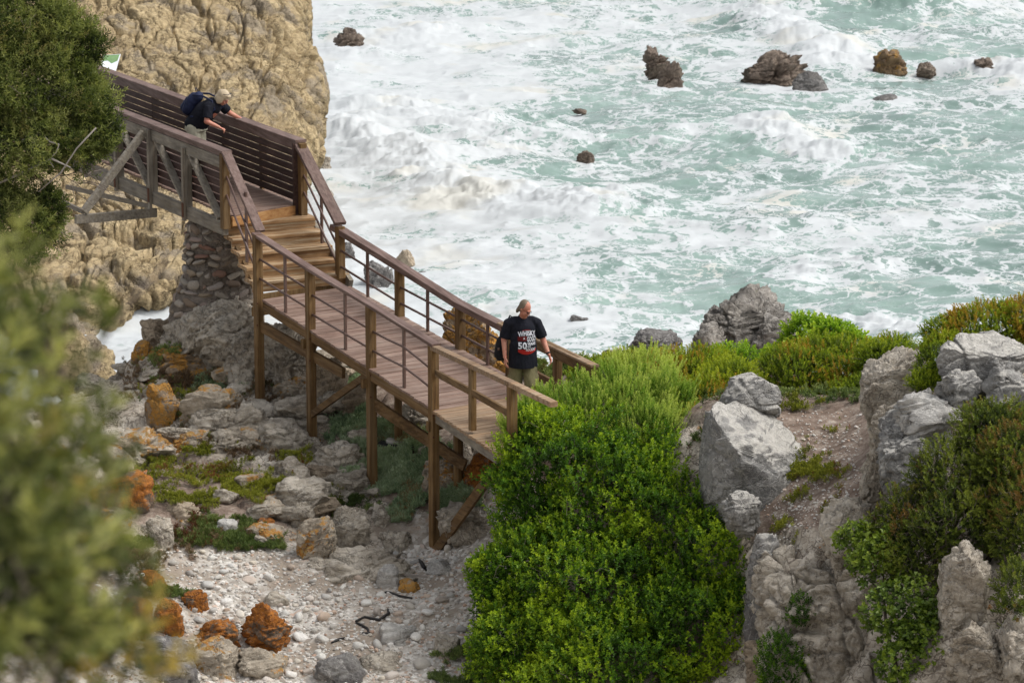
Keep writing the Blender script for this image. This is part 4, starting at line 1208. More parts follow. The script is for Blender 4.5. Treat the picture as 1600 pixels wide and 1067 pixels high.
ysf = lambda px: float(np.interp(px, [468, 533], [55.1, B0.y]))
rod([(354, 276), (404, 402)], ysn); rod([(354, 305), (404, 432)], ysn)
rod([(469, 262), (531, 392)], ysf); rod([(469, 288), (531, 420)], ysf)
# handrails
def rail(pts, fy, w, h, m, name='handrail', dz=0):
    P = [U(a, b, fy(a)) + Vector((0, 0, dz)) for a, b in pts]
    for a, b in zip(P[:-1], P[1:]):
        d = (b - a).normalized() * .004
        part(name, MB().beam(a, b - d, w, h, bev=.006), m)
rail([(399, 365), (483, 419), (579, 476), (682, 540)], lambda p: ynear(p) - .02, .15, .05, 'rail_top')
rail([(674, 541), (800, 600), (866, 632)], ynear, .12, .075, 'plank_raw')
rail([(682, 583), (738, 613), (800, 648)], lambda p: ynear(p) - .01, .05, .10, 'beam_brown', 'mid_rail')
rail([(522, 354), (626, 418), (716, 475), (790, 513)], yfar, .17, .095, 'rail_top')
rail([(784, 513), (848, 540), (930, 580)], lambda p: yfar(p) - .03, .07, .18, 'beam_brown')
rail([(782, 505), (848, 533), (930, 572)], lambda p: yfar(p) - .03, .13, .035, 'plank_raw', 'rail_cap')
rail([(786, 560), (827, 580), (900, 618)], lambda p: yfar(p) - .02, .05, .12, 'beam_brown', 'mid_rail')
rail([(353, 238), (407, 362)], ysn, .16, .05, 'rail_top')
rail([(466, 221), (532, 350)], ysf, .20, .06, 'rail_top')
# upper deck: near truss and its rail
def nu(px):                      # distance of the near truss plane
    a, b = UZ(352, 237, Z_RAIL), UZ(165, 165, Z_RAIL)
    c = (px - 800) / FPX
    # intersect the vertical plane through a,b with the sight column px (at rail height)
    lo, hi = 48.0, 75.0
    for _ in range(50):
        mid = (lo + hi) / 2
        t = (mid - a.y) / (b.y - a.y)
        x = a.x + (b.x - a.x) * t
        q = to_px(x, mid, Z_RAIL)[0]
        if q > px: lo = mid
        else: hi = mid
    return (lo + hi) / 2
n_end = UZ(352, 237, Z_RAIL); f_end = UZ(468, 220, Z_RAIL)
n_far = n_end + RU * LU; f_far = f_end + RU * (LU - .2)
W = Vector((RU.y, -RU.x, 0)).normalized()
if W.x < 0: W = -W
Vz = Vector((0, 0, 1))
part('handrail', MB().beam(n_end - RU * .06, n_far, .19, .045, bev=.006), 'rail_top')
part('handrail', MB().beam(f_end - RU * .06, f_end + RU * 4.2, .20, .045, bev=.006), 'rail_top')
part('handrail', MB().beam(f_end + RU * 4.21, f_far, .20, .045, bev=.006), 'rail_top')
part('rail_apron', MB().beam(f_end - W * .075 - Vz * .085, f_far - W * .075 - Vz * .085, .03, .12), 'rail_top')
part('rail_apron', MB().beam(n_end - RU * .06 - W * .03 - Vz * .05, n_far - W * .03 - Vz * .05, .10, .045), 'rail_top')
part('truss_chord', MB().beam(n_end - W * .03 - Vz * .18, n_far - W * .03 - Vz * .18, .09, .19, bev=.006), 'wood_gray')
zb = 6.40
nb = Vector((n_end.x, n_end.y, zb)); nbf = nb + RU * LU
part('truss_chord', MB().beam(nb - RU * .02 - W * .03, nbf - W * .03, .10, .22, bev=.006), 'wood_gray')
fb = Vector((f_end.x, f_end.y, zb))
part('truss_chord', MB().beam(fb, fb + RU * LU, .10, .22), 'wood_gray')
def np_at(px, z, off=0.0):
    y = nu(px); t = (y - n_end.y) / RU.y
    p = n_end + RU * t
    return Vector((p.x, p.y, z)) - W * off
for px in (295, 241, 188, 140, 95):
    p0, p1 = np_at(px, zb + .11, .03), np_at(px, Z_RAIL - .28, .03)
    part('truss_post', MB().beam(p0, p1, .11, .10, up=(RU.x, RU.y, 0), bev=.006), 'wood_gray_v')
    part('truss_post', MB().beam(p0 - W * .08 - Vz * (.24 if px != 241 else .42), p1 - W * .08 + Vz * (.12 if px != 241 else .2), .045, .09, up=(RU.x, RU.y, 0)), 'wood_gray_v')
    part('steel_plate', MB().beam(p0 - W * .108 - Vz * .18, p0 - W * .108 + Vz * .06, .012, .07, up=(RU.x, RU.y, 0)), 'bolt')
part('post', MB().beam(np_at(352, zb + .0, .03) - RU * .02, np_at(352, Z_RAIL - .03, .03) - RU * .02, .13, .12, up=(RU.x, RU.y, 0), bev=.008), 'post')
for a, b in ((248, 292), (301, 345), (191, 237), (143, 186)):
    part('diagonal_brace', MB().beam(np_at(a, Z_RAIL - .26, .03), np_at(b, zb + .13, .03), .05, .12, up=(-W.x, -W.y, 0)), 'wood_gray')
# outrigger
q0 = np_at(241, 6.14, .1)
q1 = U(118, 343, q0.y - .80)
part('outrigger_beam', MB().beam(q0 + (q0 - q1).normalized() * .1, q1, .08, .15, bev=.006), 'wood_gray')
part('outrigger_brace', MB().beam(np_at(238, Z_RAIL - .14, .16), U(131, 331, q0.y - .74), .08, .13, bev=.006), 'wood_gray')
part('outrigger_strut', MB().beam(np_at(236, 6.22, .05), U(104, 292, 58.6), .05, .07), 'wood_gray')
part('outrigger_strut', MB().beam(U(98, 316, 57.0), U(130, 331, 56.2), .05, .07), 'wood_gray')
# slatted parapets
for r in range(7):
    z = 6.70 + r * .121
    for s in range(3):
        a = f_end - W * .05 + RU * (s * 3.15 - (.02 if s == 0 else 0)); b = f_end - W * .05 + RU * min(LU - .2, (s + 1) * 3.15 - .012)
        a, b = Vector((a.x, a.y, z)), Vector((b.x, b.y, z))
        part('slat', MB().beam(a, b, .028, .103), 'slat')
    if r < 6:
        for s in range(2):
            a = n_end + W * .06 + RU * (s * 4.7 + .06); b = n_end + W * .06 + RU * ((s + 1) * 4.7 - .012)
            a, b = Vector((a.x, a.y, z)), Vector((b.x, b.y, z))
            part('slat', MB().beam(a, b, .028, .098), 'slat')
part('post', MB().beam(Vector((f_end.x, f_end.y, 6.3)) - RU * .02 - W * .085, f_end - RU * .02 - W * .085 - Vz * .03, .10, .05, up=(RU.x, RU.y, 0)), 'slat')
part('post', MB().beam(Vector((f_end.x, f_end.y, 6.1)) - RU * .10, f_end - RU * .10 - Vz * .03, .12, .12, up=(RU.x, RU.y, 0), bev=.008), 'post')
for s in (1.5, 3.1, 4.7, 6.3, 7.9):
    p = f_end + RU * s
    part('post', MB().beam(Vector((p.x, p.y, 6.2)), p - Vz * .03, .10, .10, up=(RU.x, RU.y, 0)), 'post')
# joists, cross bearers and braces of the lower span
def sub(a, b, dz): return a + Vz * dz, b + Vz * dz
for a, b in ((A0, A1), (A1, A2)):
    p, q = sub(a, b, -.115)
    part('edge_joist', MB().beam(p, q, .05, .145), 'beam_brown' if a is A0 else 'wood_gray')
for a, b in ((B0, B1), (B1, B2)):
    p, q = sub(a, b, -.115)
    part('edge_joist', MB().beam(p, q, .05, .145), 'beam_brown')
p, q = sub((A0 + B0) / 2, (A1 + B1) / 2, -.115); part('edge_joist', MB().beam(p, q, .05, .145), 'beam_brown')
p, q = sub((A1 + B1) / 2, (A2 + B2) / 2, -.115); part('edge_joist', MB().beam(p, q, .05, .145), 'beam_brown')
for px in (402, 484, 579, 677):
    a = lerp(A0, A1, (px - 413) / 270.0)
    b = lerp(B0, B1, (px - 413) / 270.0)
    d = (b - a).normalized()
    part('cross_bearer', MB().beam(a - d * .10 - Vz * .265, b + d * .02 - Vz * .265, .07, .15, bev=.006), 'post')
part('long_brace', MB().beam(U(403, 507, 52.75), U(537, 583, 50.6), .06, .17, bev=.006), 'beam_brown')
part('long_brace', MB().beam(U(576, 625, 49.85), U(727, 727, 48.75), .06, .18, bev=.006), 'beam_brown')
part('diagonal_brace', MB().beam(U(486, 648, 51.3), U(577, 583, 49.9), .05, .10), 'beam_brown')
part('diagonal_brace', MB().beam(U(676, 868, 48.15), U(775, 730, 47.0), .06, .14), 'beam_brown')
for px, t, b, y, r in ((622, 606, 700, hit(621, 702).y, .062), (716, 668, 786, 48.95, .075), (528, 560, 620, 52.7, .06)):
    a, c = U(px, t, y), U(px, b, y); c.x = a.x
    part('round_post', MB().tube([c, a], [r * 1.05, r], 14), 'post', True)
part('post', MB().beam(U(852, 720, B1.y), U(852, 628, B1.y), .1, .1, up=(.85, .5, 0)), 'post')
# bolts on posts
for px, t, b in NP:
    for dy in (108, 142):
        c = U(px, t + dy, ynear(px) - .10)
        part('bolt', MB().tube([c, c + Vector((.004, -.02, 0))], .014, 8), 'bolt')

# concrete footing in an old tyre
c0 = hit(621, 702) + Vector((0, 0, .10))
def ring(R, r, z0, nseg=28, n2=10):
    V, Fc = [], []
    for i in range(nseg):
        a = 2 * math.pi * i / nseg
        for j in range(n2):
            b = 2 * math.pi * j / n2
            rr = R + r * math.cos(b)
            V.append((c0.x + rr * math.cos(a), c0.y + rr * math.sin(a), z0 + r * .9 * math.sin(b)))
    for i in range(nseg):
        for j in range(n2):
            Fc.append((i * n2 + j, ((i + 1) % nseg) * n2 + j, ((i + 1) % nseg) * n2 + (j + 1) % n2, i * n2 + (j + 1) % n2))
    return V, Fc
foot = thing('post_footing', 'pale concrete plug in an old black tyre round a bridge post foot', 'footing', (c0.x, c0.y, c0.z - .1))
V, Fc = ring(.235, .075, c0.z - .03)
obj('tyre', V, Fc, M['rubber'], foot, True)
mb = MB().tube([c0 + Vz * -.12, c0 + Vz * .05, c0 + Vz * .062], [.175, .175, .165], 24)
obj('concrete_plug', mb.v, mb.f, M['concrete'], foot, False)

# ---------------------------------------------------------------- stone pier
pier_c = U(345, 440, 55.5)
ptop, pbot = 6.28, 4.35
pier = thing('stone_pier', 'rough mortared pier of rounded stones carrying the top of the steps', 'pier', (pier_c.x, 55.5, pbot))
n1, n2_ = 72, 44
th = np.linspace(0, 2 * np.pi, n1, endpoint=False)
zz_ = np.linspace(pbot, ptop, n2_)
TH, ZZ = np.meshgrid(th, zz_)
def pier_r(t): return .80 - .26 * t + .04 * math.sin(9 * t) if not hasattr(t, 'shape') else .80 - .26 * t + .04 * np.sin(9 * t)
def pier_cx(t): return pier_c.x - .10 + .16 * t
tt = (ZZ - pbot) / (ptop - pbot)
RR = pier_r(tt)
PV = np.stack([pier_cx(tt) + RR * np.cos(TH) * .95, 55.5 + RR * np.sin(TH) * .85, ZZ], -1).reshape(-1, 3).astype(np.float32)
dn = fbm(PV * 3, 4, 8) * .10 + fbm(PV * 12, 3, 9) * .03
nr = np.stack([np.cos(TH), np.sin(TH), 0 * TH], -1).reshape(-1, 3)
PV = PV + nr * dn[:, None]
Fp = [(j * n1 + i, j * n1 + (i + 1) % n1, (j + 1) * n1 + (i + 1) % n1, (j + 1) * n1 + i) for j in range(n2_ - 1) for i in range(n1)]
Fp.append(tuple(range((n2_ - 1) * n1, n2_ * n1)))
obj('mortar_core', PV, Fp, M['mortar'], pier, True)
pst = []
for k in range(9):
    V, Fc = rock_shape(3, (1, .55, .72), 700 + k, facets=9, cut=.78, boxy=.6, fiss=0, rough=.02, strat=.08)
    pst.append(mesh_from('stone', V, Fc, True, [M['pier_stone']]))
prs = np.random.RandomState(5)
zc_ = pbot + .08
while zc_ < ptop - .04:
    t = (zc_ - pbot) / (ptop - pbot)
    hrow = prs.uniform(.06, .11)
    a = prs.uniform(0, .5)
    a_end = a + 2 * math.pi
    while a < a_end - .2:
        w = prs.uniform(.05, .17)
        R_ = pier_r(t)
        a += w / R_
        front = math.sin(a) < .35
        if front:
            x, y = pier_cx(t) + R_ * math.cos(a) * .95, 55.5 + R_ * math.sin(a) * .85
            o = put('stone', pst[prs.randint(9)], (x, y, zc_ + prs.uniform(-.02, .02)), pier, rot=(prs.uniform(-.3, .3), prs.uniform(-.5, .5), a + math.pi / 2), scale=(w * 1.08, prs.uniform(.07, .13), hrow * prs.uniform(.65, 1.25)))
        a += w / R_ + .02
    zc_ += hrow * 2.05

# ---------------------------------------------------------------- information board behind the far rail
ib = U(171, 100, 63.6)
board = thing('information_board', 'small tilted white information panel with a green picture beyond the bridge rail', 'sign', (ib.x, ib.y + .1, ib.z - 1.1))
tilt = Vector((.15, .75, .64)).normalized()
wd, ht = Vector((.92, .38, 0)).normalized(), None
nrmb = wd.cross(tilt)
def bp(u, v, d=0): return ib + wd * u + tilt * v - (nrmb if nrmb.y > 0 else -nrmb) * d
W2, H2 = .17, .23
def panel(u0, u1, v0, v1, d0, d1, name, m):
    V = [bp(u0, v0, d0), bp(u1, v0, d0), bp(u1, v1, d0), bp(u0, v1, d0), bp(u0, v0, d1), bp(u1, v0, d1), bp(u1, v1, d1), bp(u0, v1, d1)]
    Fc = [(0, 1, 2, 3), (4, 5, 6, 7), (0, 1, 5, 4), (1, 2, 6, 5), (2, 3, 7, 6), (3, 0, 4, 7)]
    return obj(name, V, Fc, m, board, False)
M['board_white'] = plain('board_white', (.62, .66, .70), .4, .4, .05)
M['board_green'] = plain('board_green', (.16, .34, .10), .4, .4, .6, 14)
panel(-W2, W2, -H2, H2, -.02, 0, 'panel', M['board_white'])
V = [bp(-W2 + .01, H2 - .01, .004), bp(W2 - .02, H2 - .01, .004), bp(W2 - .03, .06, .004), bp(.04, .0, .004), bp(-.05, .08, .004), bp(-W2 + .01, .07, .004)]
obj('green_picture', V, [(0, 1, 2, 3, 4, 5)], M['board_green'], board, False)
for u in (-.1, .1):
    p = bp(u, -.05, -.05)
    obj('leg', *(lambda m_: (m_.v, m_.f))(MB().beam(Vector((p.x, p.y + .02, ib.z - 1.6)), p, .05, .05)), M['wood_gray_v'], board, False)

# dried kelp on the beach
def kelp(label, pts, r):
    P = []
    for a, b in pts:
        h = hit(a, b)
        P.append((h.x, h.y, h.z + .015))
    Q = []
    for i in range(len(P) - 1):
        for t in (0, .33, .66):
            Q.append(tuple(lerp(np.array(P[i]), np.array(P[i + 1]), t)))
    Q.append(P[-1])
    mb = MB().tube(Q, [r * (.5 + .5 * math.sin(math.pi * (i + .5) / len(Q))) + .004 for i in range(len(Q))], 6)
    o = obj('kelp_strand', mb.v, mb.f, M['kelp'], None, True)
    tag(o, label, 'kelp')
kelp('black curled kelp strand in the middle of the pebbles', [(556, 972), (570, 966), (592, 970), (608, 962), (606, 954)], .02)
kelp('tail of black kelp curling to the left on the pebbles', [(556, 974), (562, 980), (574, 984), (578, 992), (566, 990)], .016)
kelp('thin black kelp line above the curled strand', [(590, 930), (606, 926), (622, 932), (644, 938)], .014)
kelp('thick knot of black kelp beside the white block', [(655, 876), (660, 884), (664, 892), (658, 880), (668, 896)], .03)
kelp('short dark kelp piece near the bottom of the gravel', [(518, 1008), (530, 1002), (540, 1000)], .016)
mb = MB().beam(U(628, 896, 47.0), U(668, 901, 46.9), .02, .03)
tag(obj('driftwood_stick', mb.v, mb.f, M['driftwood'], None, False), 'thin bleached stick lying left of the white block', 'driftwood')
# ---------------------------------------------------------------- people
def skin_mat(name, c):
    T = NT(name)
    p = T.obco()
    n = T.noise(p, 9, 4, .6)
    col = T.mix(T.ss(n, .35, .65), c, (c[0] * .92, c[1] * .72, c[2] * .7))
    return T.done(T.bsdf(col, .5, T.bump(T.noise(p, 60, 3), .1, .003), .35, Subsurface_Weight=.12, Subsurface_Radius=(.02, .008, .004)))
def cloth_mat(name, c, var=.3, rough=.9):
    T = NT(name)
    p = T.obco()
    col = T.mix(T.ss(T.noise(p, 7, 5, .6), .35, .7), c, tuple(x * (1 - var) for x in c))
    h = T.math('ADD', T.noise(T.mapv(p, (1, 1, .45)), 11, 4, .6, .8), T.math('MULTIPLY', T.noise(p, 260, 2), .12))
    return T.done(T.bsdf(col, rough, T.bump(h, .7, .02), .15))
M['skin_man'] = skin_mat('skin_man', (.50, .24, .165))
M['skin_woman'] = skin_mat('skin_woman', (.54, .26, .18))
M['tee_black'] = cloth_mat('black_cotton', (.014, .015, .022))
M['khaki'] = cloth_mat('khaki_cotton', (.21, .185, .10))
M['cream'] = cloth_mat('pale_trousers', (.50, .48, .37))
M['navy'] = cloth_mat('navy_nylon', (.018, .024, .06), .4, .6)
M['black_nylon'] = cloth_mat('black_nylon', (.015, .015, .018), .3, .6)
M['hair_grey'] = plain('grey_brown_hair', (.20, .155, .105), .6, .4, .5, 60, .6)
M['hair_blonde'] = plain('ash_blonde_hair', (.56, .45, .30), .55, .4, .4, 60, .6)
M['print_white'] = plain('white_print', (.62, .63, .68), .8, .1, .3, 40)
M['print_red'] = plain('red_print', (.42, .03, .025), .8, .1, .3, 40)
M['print_dark_red'] = plain('dark_red_print', (.12, .015, .015), .8, .1, .3, 40)
M['glass_dark'] = plain('dark_lens', (.03, .02, .02), .15, .6, .1)
M['eye_dark'] = plain('eye', (.04, .03, .03), .3, .5)
M['lip'] = plain('lip', (.34, .12, .09), .5, .3)
M['shoe'] = plain('brown_shoe', (.10, .06, .04), .7)

def prim_cap(p0, p1, r0, r1, flat=None, ends='round', n=20):
    """tapered limb; flat=(axis vector, factor) squashes it; flat ends for sleeves and hems"""
    p0, p1 = np.array(p0, float), np.array(p1, float)
    d = p1 - p0; L = np.linalg.norm(d); d /= L
    a = np.array([0, 0, 1.]) if abs(d[2]) < .9 else np.array([0, 1., 0])
    s = np.cross(d, a); s /= np.linalg.norm(s); u = np.cross(s, d)
    rings = []
    if ends == 'round':
        for k in range(1, 6):
            ang = -math.pi / 2 + k * math.pi / 12
            rings.append((p0 + d * r0 * math.sin(ang), r0 * math.cos(ang)))
    for k in range(7):
        t = k / 6
        rings.append((p0 + d * L * t, r0 + (r1 - r0) * t))
    if ends == 'round':
        for k in range(1, 6):
            ang = k * math.pi / 12
            rings.append((p1 + d * r1 * math.sin(ang), r1 * math.cos(ang)))
    V = []
    for c, r in rings:
        for k in range(n):
            t = 2 * math.pi * k / n
            o = s * math.cos(t) * r + u * math.sin(t) * r
            if flat is not None:
                f = np.array(flat[0], float); f /= np.linalg.norm(f)
                o = o + f * (o @ f) * (flat[1] - 1)
            V.append(c + o)
    Fc = [tuple(range(n))[::-1]]
    m = len(rings)
    for i in range(m - 1):
        for k in range(n):
            j = (k + 1) % n
            Fc.append((i * n + k, i * n + j, (i + 1) * n + j, (i + 1) * n + k))
    Fc.append(tuple(range((m - 1) * n, m * n)))
    return V, Fc
def prim_ell(c, r, rot=(0, 0, 0)):
    V, Fc = ico(3)
    P = (V * np.array(r)) @ rotmat(*rot).T + np.array(c)
    return P, Fc
def fuse(name, prims, voxel, smooth=4, folds=0.0, seed=1, cuts=()):
    mb = MB()
    for V, Fc in prims: mb.add(V, Fc)
    me = bpy.data.meshes.new('tmp')
    me.from_pydata(mb.v, [], mb.f)
    bm = bmesh.new(); bm.from_mesh(me); bmesh.ops.recalc_face_normals(bm, faces=bm.faces); bm.to_mesh(me); bm.free()
    o = bpy.data.objects.new('tmp', me)
    COL.objects.link(o)
    r = o.modifiers.new('r', 'REMESH'); r.mode = 'VOXEL'; r.voxel_size = voxel; r.use_smooth_shade = True
    s = o.modifiers.new('s', 'SMOOTH'); s.iterations = smooth; s.factor = .6
    dg = bpy.context.evaluated_depsgraph_get()
    ev = o.evaluated_get(dg)
    m2 = ev.to_mesh()
    V = np.empty(len(m2.vertices) * 3, np.float32); m2.vertices.foreach_get('co', V); V = V.reshape(-1, 3)
    Fc = [tuple(p.vertices) for p in m2.polygons]
    N = np.empty(len(V) * 3, np.float32); m2.vertices.foreach_get('normal', N); N = N.reshape(-1, 3)
    ev.to_mesh_clear()
    bpy.data.objects.remove(o)
    if folds:
        q = V * np.array([7, 7, 4.0], np.float32)
        d = 1 - np.abs(fbm(warp(q, .6, .8, seed), 3, seed)) * 2.2
        V = V + N * (d * folds)[:, None]
    if cuts:
        me = bpy.data.meshes.new('cut'); me.from_pydata([tuple(v) for v in V.tolist()], [], Fc)
        bm = bmesh.new(); bm.from_mesh(me)
        for co, no in cuts:
            bmesh.ops.bisect_plane(bm, geom=bm.verts[:] + bm.edges[:] + bm.faces[:], plane_co=co, plane_no=no, clear_outer=True)
        V = np.array([v.co[:] for v in bm.verts], np.float32)
        for i, v in enumerate(bm.verts): v.index = i
        Fc = [tuple(v.index for v in f.verts) for f in bm.faces]
        bm.free()
    return V, Fc
def hand(wrist, d, side, palm_n, curl=.5, s=1.0):
    """palm, four fingers and a thumb; d points along the forearm, side towards the thumb"""
    w = np.array(wrist, float); d = np.array(d, float); d /= np.linalg.norm(d)
    pn = np.array(palm_n, float); pn -= d * (pn @ d); pn /= np.linalg.norm(pn)
    sd_ = np.cross(d, pn); sd_ *= (1 if sd_ @ np.array(side, float) > 0 else -1)
    out = [prim_cap(w, w + d * .085 * s, .028 * s, .036 * s, (pn, .5))]
    for k, ln in enumerate((.070, .080, .074, .058)):
        off = sd_ * (.028 - .0185 * k) * s
        b = w + d * .085 * s + off
        c1, c2 = curl * .6, curl * 1.4
        d1 = d * math.cos(c1) + pn * math.sin(c1) + sd_ * (.10 - .07 * k)
        d2 = d * math.cos(c2) + pn * math.sin(c2)
        m_ = b + d1 * ln * .5 * s
        out.append(prim_cap(b - d * .02 * s, m_, .0098 * s, .0092 * s, n=10))
        out.append(prim_cap(m_, m_ + d2 * ln * .5 * s, .0092 * s, .0078 * s, n=10))
    b = w + d * .025 * s + sd_ * .024 * s
    t1 = b + (d * .6 + sd_ * .75 + pn * .2) * .045 * s
    out.append(prim_cap(b, t1, .014 * s, .0115 * s, n=10))
    out.append(prim_cap(t1, t1 + (d * .85 + sd_ * .25 + pn * .35) * .035 * s, .011 * s, .009 * s, n=10))
    return out
def head_prims(c, R, s=1.0, jaw=1.0):
    """skull, jaw, brow, nose, lips, chin, ears around c; R turns it; face looks to -Y"""
    c = np.array(c, float)
    def e(p, r): 
        return prim_ell(c + R @ (np.array(p) * s), np.array(r) * s, tuple(Matrix(R.tolist()).to_euler()))
    return [e((0, .012, .02), (.076, .094, .098)), e((0, -.028, -.045), (.060, .062, .066)), e((0, -.05, -.085), (.036 * jaw, .036, .028)),
            e((0, -.083, .022), (.046, .014, .012)), e((0, -.100, -.012), (.011, .016, .024)), e((0, -.108, -.024), (.015, .014, .010)),
            e((.033, -.070, -.028), (.024, .018, .024)), e((-.033, -.070, -.028), (.024, .018, .024)),
            e((0, -.090, -.055), (.024, .010, .009)), e((.078, .008, -.004), (.010, .020, .030)), e((-.078, .008, -.004), (.010, .020, .030))]
def place_person(root, loc, yaw):
    root.location = loc
    root.rotation_euler = (0, 0, yaw)
def on_head(c, R, s, p): return Vector(tuple(np.array(c) + R @ (np.array(p) * s)))

def make_man():
    root = thing('person', 'man in a black printed t-shirt and khaki shorts walking down the ramp looking aside', 'person', (0, 0, 0))
    hc = (.01, -.09, 1.655)
    HR = np.array((Matrix.Rotation(math.radians(42), 3, 'Z') @ Matrix.Rotation(math.radians(34), 3, 'X')))
    sh, el, wr = 1.455, 1.19, .955
    RA = [(-.215, .02, sh), (-.285, .05, el), (-.295, -.06, wr)]
    LA = [(.215, .02, sh), (.31, -.02, el - .01), (.37, -.15, wr + .03)]
    P = [prim_cap((0, .0, 1.50), (0, -.05, 1.60), .062, .058)]
    P += head_prims(hc, HR, 1.03, 1.2)
    P += [prim_ell((0, .01, 1.27), (.16, .085, .22)), prim_ell((0, .01, .98), (.14, .095, .16))]
    for A, sx in ((RA, -1), (LA, 1)):
        P.append(prim_cap(np.array(A[0]) * .75 + np.array(A[1]) * .25, A[1], .052, .047)); P.append(prim_cap(A[1], A[2], .048, .030))
        d = np.array(A[2]) - np.array(A[1])
        P += hand(A[2], d, (-sx * .1, -1, 0), (-sx, 0, 0), .55, 1.06)
    legs = [[(-.10, 0, .92), (-.12, .03, .50), (-.12, .14, .12)], [(.10, 0, .92), (.11, -.13, .50), (.11, -.17, .10)]]
    for L in legs:
        P.append(prim_cap(L[0], L[1], .088, .062)); P.append(prim_cap(L[1], L[2], .060, .040))
        P.append(prim_ell((L[1][0], L[1][1] + .02, .36), (.056, .062, .10)))
        P.append(prim_cap(L[2], (L[2][0], L[2][1] - .1, .05), .04, .035))
    V, Fc = fuse('body', P, .0075, 3)
    obj('body', V, Fc, M['skin_man'], root, True)
    # t-shirt
    S = [prim_ell((0, 0, 1.34), (.20, .14, .17)), prim_ell((0, -.012, 1.22), (.205, .152, .17)), prim_ell((0, -.025, 1.10), (.205, .165, .20)), prim_cap((0, -.005, 1.12), (0, -.005, .70), .208, .230, ((0, 1, 0), .76), 'flat', 28),
         prim_cap((-.15, .01, 1.465), (.15, .01, 1.465), .062, .062)]
    for A, sx in ((RA, -1), (LA, 1)):
        a, b = np.array(A[0]), np.array(A[1])
        S.append(prim_cap((sx * .16, .01, 1.44), a + (b - a) * .15, .080, .076))
        S.append(prim_cap(a + (b - a) * .05, a + (b - a) * .90, .074, .082, None, 'flat'))
    S.append(prim_cap((0, .0, 1.50), (0, -.02, 1.53), .078, .074, None, 'flat'))
    V, Fc = fuse('t_shirt', S, .0095, 3, .007, 3, cuts=[((0, 0, .80), (0, .05, -1)), ((0, -.02, 1.535), (0, -.25, 1))])
    tee = obj('t_shirt', V, Fc, M['tee_black'], root, True)
    # printed lettering follows the cloth
    from mathutils.bvhtree import BVHTree
    bvh = BVHTree.FromPolygons([tuple(v) for v in V.tolist()], Fc)
    def wrap(pts, name, m, off, parent=tee):
        W_ = []
        for x, z in pts:
            h = bvh.ray_cast(Vector((x, -1, z)), Vector((0, 1, 0)))
            y = h[0].y if h[0] is not None else -.16
            W_.append((x, y - off, z))
        return W_
    def decal(name, rects, m, off, nx=10, nz=3):
        mb = MB()
        for pts in rects:
            mb.add(wrap(pts, name, m, off), [tuple(range(len(pts)))])
        return obj(name, mb.v, mb.f, M[m], tee, False)
    def strip(x0, x1, zlo, zhi, n=14):
        out = []
        for i in range(n):
            a, b = x0 + (x1 - x0) * i / n, x0 + (x1 - x0) * (i + 1) / n
            for k in range(2):
                za0, za1 = lerp(zlo(a), zhi(a), k / 2), lerp(zlo(a), zhi(a), (k + 1) / 2)
                zb0, zb1 = lerp(zlo(b), zhi(b), k / 2), lerp(zlo(b), zhi(b), (k + 1) / 2)
                out.append([(a, za0), (b, zb0), (b, zb1), (a, za1)])
        return out
    cx = .025
    decal('red_arc', strip(cx - .14, cx + .15, lambda x: 1.03 + 2.2 * (x - cx) ** 2 - .03, lambda x: 1.075 + .4 * (x - cx) ** 2), 'print_red', .007)
    decal('dark_red_patch', strip(cx - .14, cx + .0, lambda x: 1.20, lambda x: 1.265), 'print_dark_red', .006)
    decal('red_line', strip(cx - .07, cx + .06, lambda x: 1.352 - 3 * (x - cx) ** 2, lambda x: 1.358 - 3 * (x - cx) ** 2), 'print_red', .007)
    def text(s, x0, x1, z0, z1, arc=0.0):
        cu = bpy.data.curves.new('t', 'FONT'); cu.body = s; cu.resolution_u = 2
        cu.offset = .03
        to = bpy.data.objects.new('t', cu); COL.objects.link(to)
        me = to.evaluated_get(bpy.context.evaluated_depsgraph_get()).to_mesh()
        vs = np.array([v.co[:] for v in me.vertices]); fs = [tuple(p.vertices) for p in me.polygons]
        to.evaluated_get(bpy.context.evaluated_depsgraph_get()).to_mesh_clear()
        bpy.data.objects.remove(to)
        lo, hi = vs.min(0), vs.max(0)
        x = x0 + (vs[:, 0] - lo[0]) / (hi[0] - lo[0]) * (x1 - x0)
        z = z0 + (vs[:, 1] - lo[1]) / (hi[1] - lo[1]) * (z1 - z0) - arc * ((x - (x0 + x1) / 2) ** 2)
        W_ = wrap(list(zip(x.tolist(), z.tolist())), 't', None, .010)
        o = obj('lettering', W_, fs, M['print_white'], tee, False)
        return o
    text('WHISKY', cx - .135, cx + .15, 1.272, 1.345, .8)
    text('A', cx - .06, cx - .03, 1.222, 1.252)
    text('GOGO', cx + .0, cx + .15, 1.185, 1.262)
    text('50', cx - .14, cx - .005, 1.085, 1.185)
    text('YEARS', cx + .0, cx + .14, 1.135, 1.176)
    text('AND', cx + .0, cx + .06, 1.108, 1.128)
    text("ROCKIN'", cx - .02, cx + .135, 1.052, 1.098)
    # shorts
    H = [prim_cap((0, 0, .98), (0, 0, .84), .185, .19, ((0, 1, 0), .76), 'flat', 28)]
    for L in legs:
        a, b = np.array(L[0]), np.array(L[1])
        H.append(prim_cap(a + (0, 0, -.02), a + (b - a) * 1.0, .100, .108, None, 'flat'))
        H.append(prim_cap(a + (.0, 0, -.2), a + (b - a) * .75 + np.array([.05 * np.sign(a[0]), 0, 0]), .085, .085, None, 'flat'))
    V, Fc = fuse('shorts', H, .011, 3, .009, 8)
    obj('shorts', V, Fc, M['khaki'], root, True)
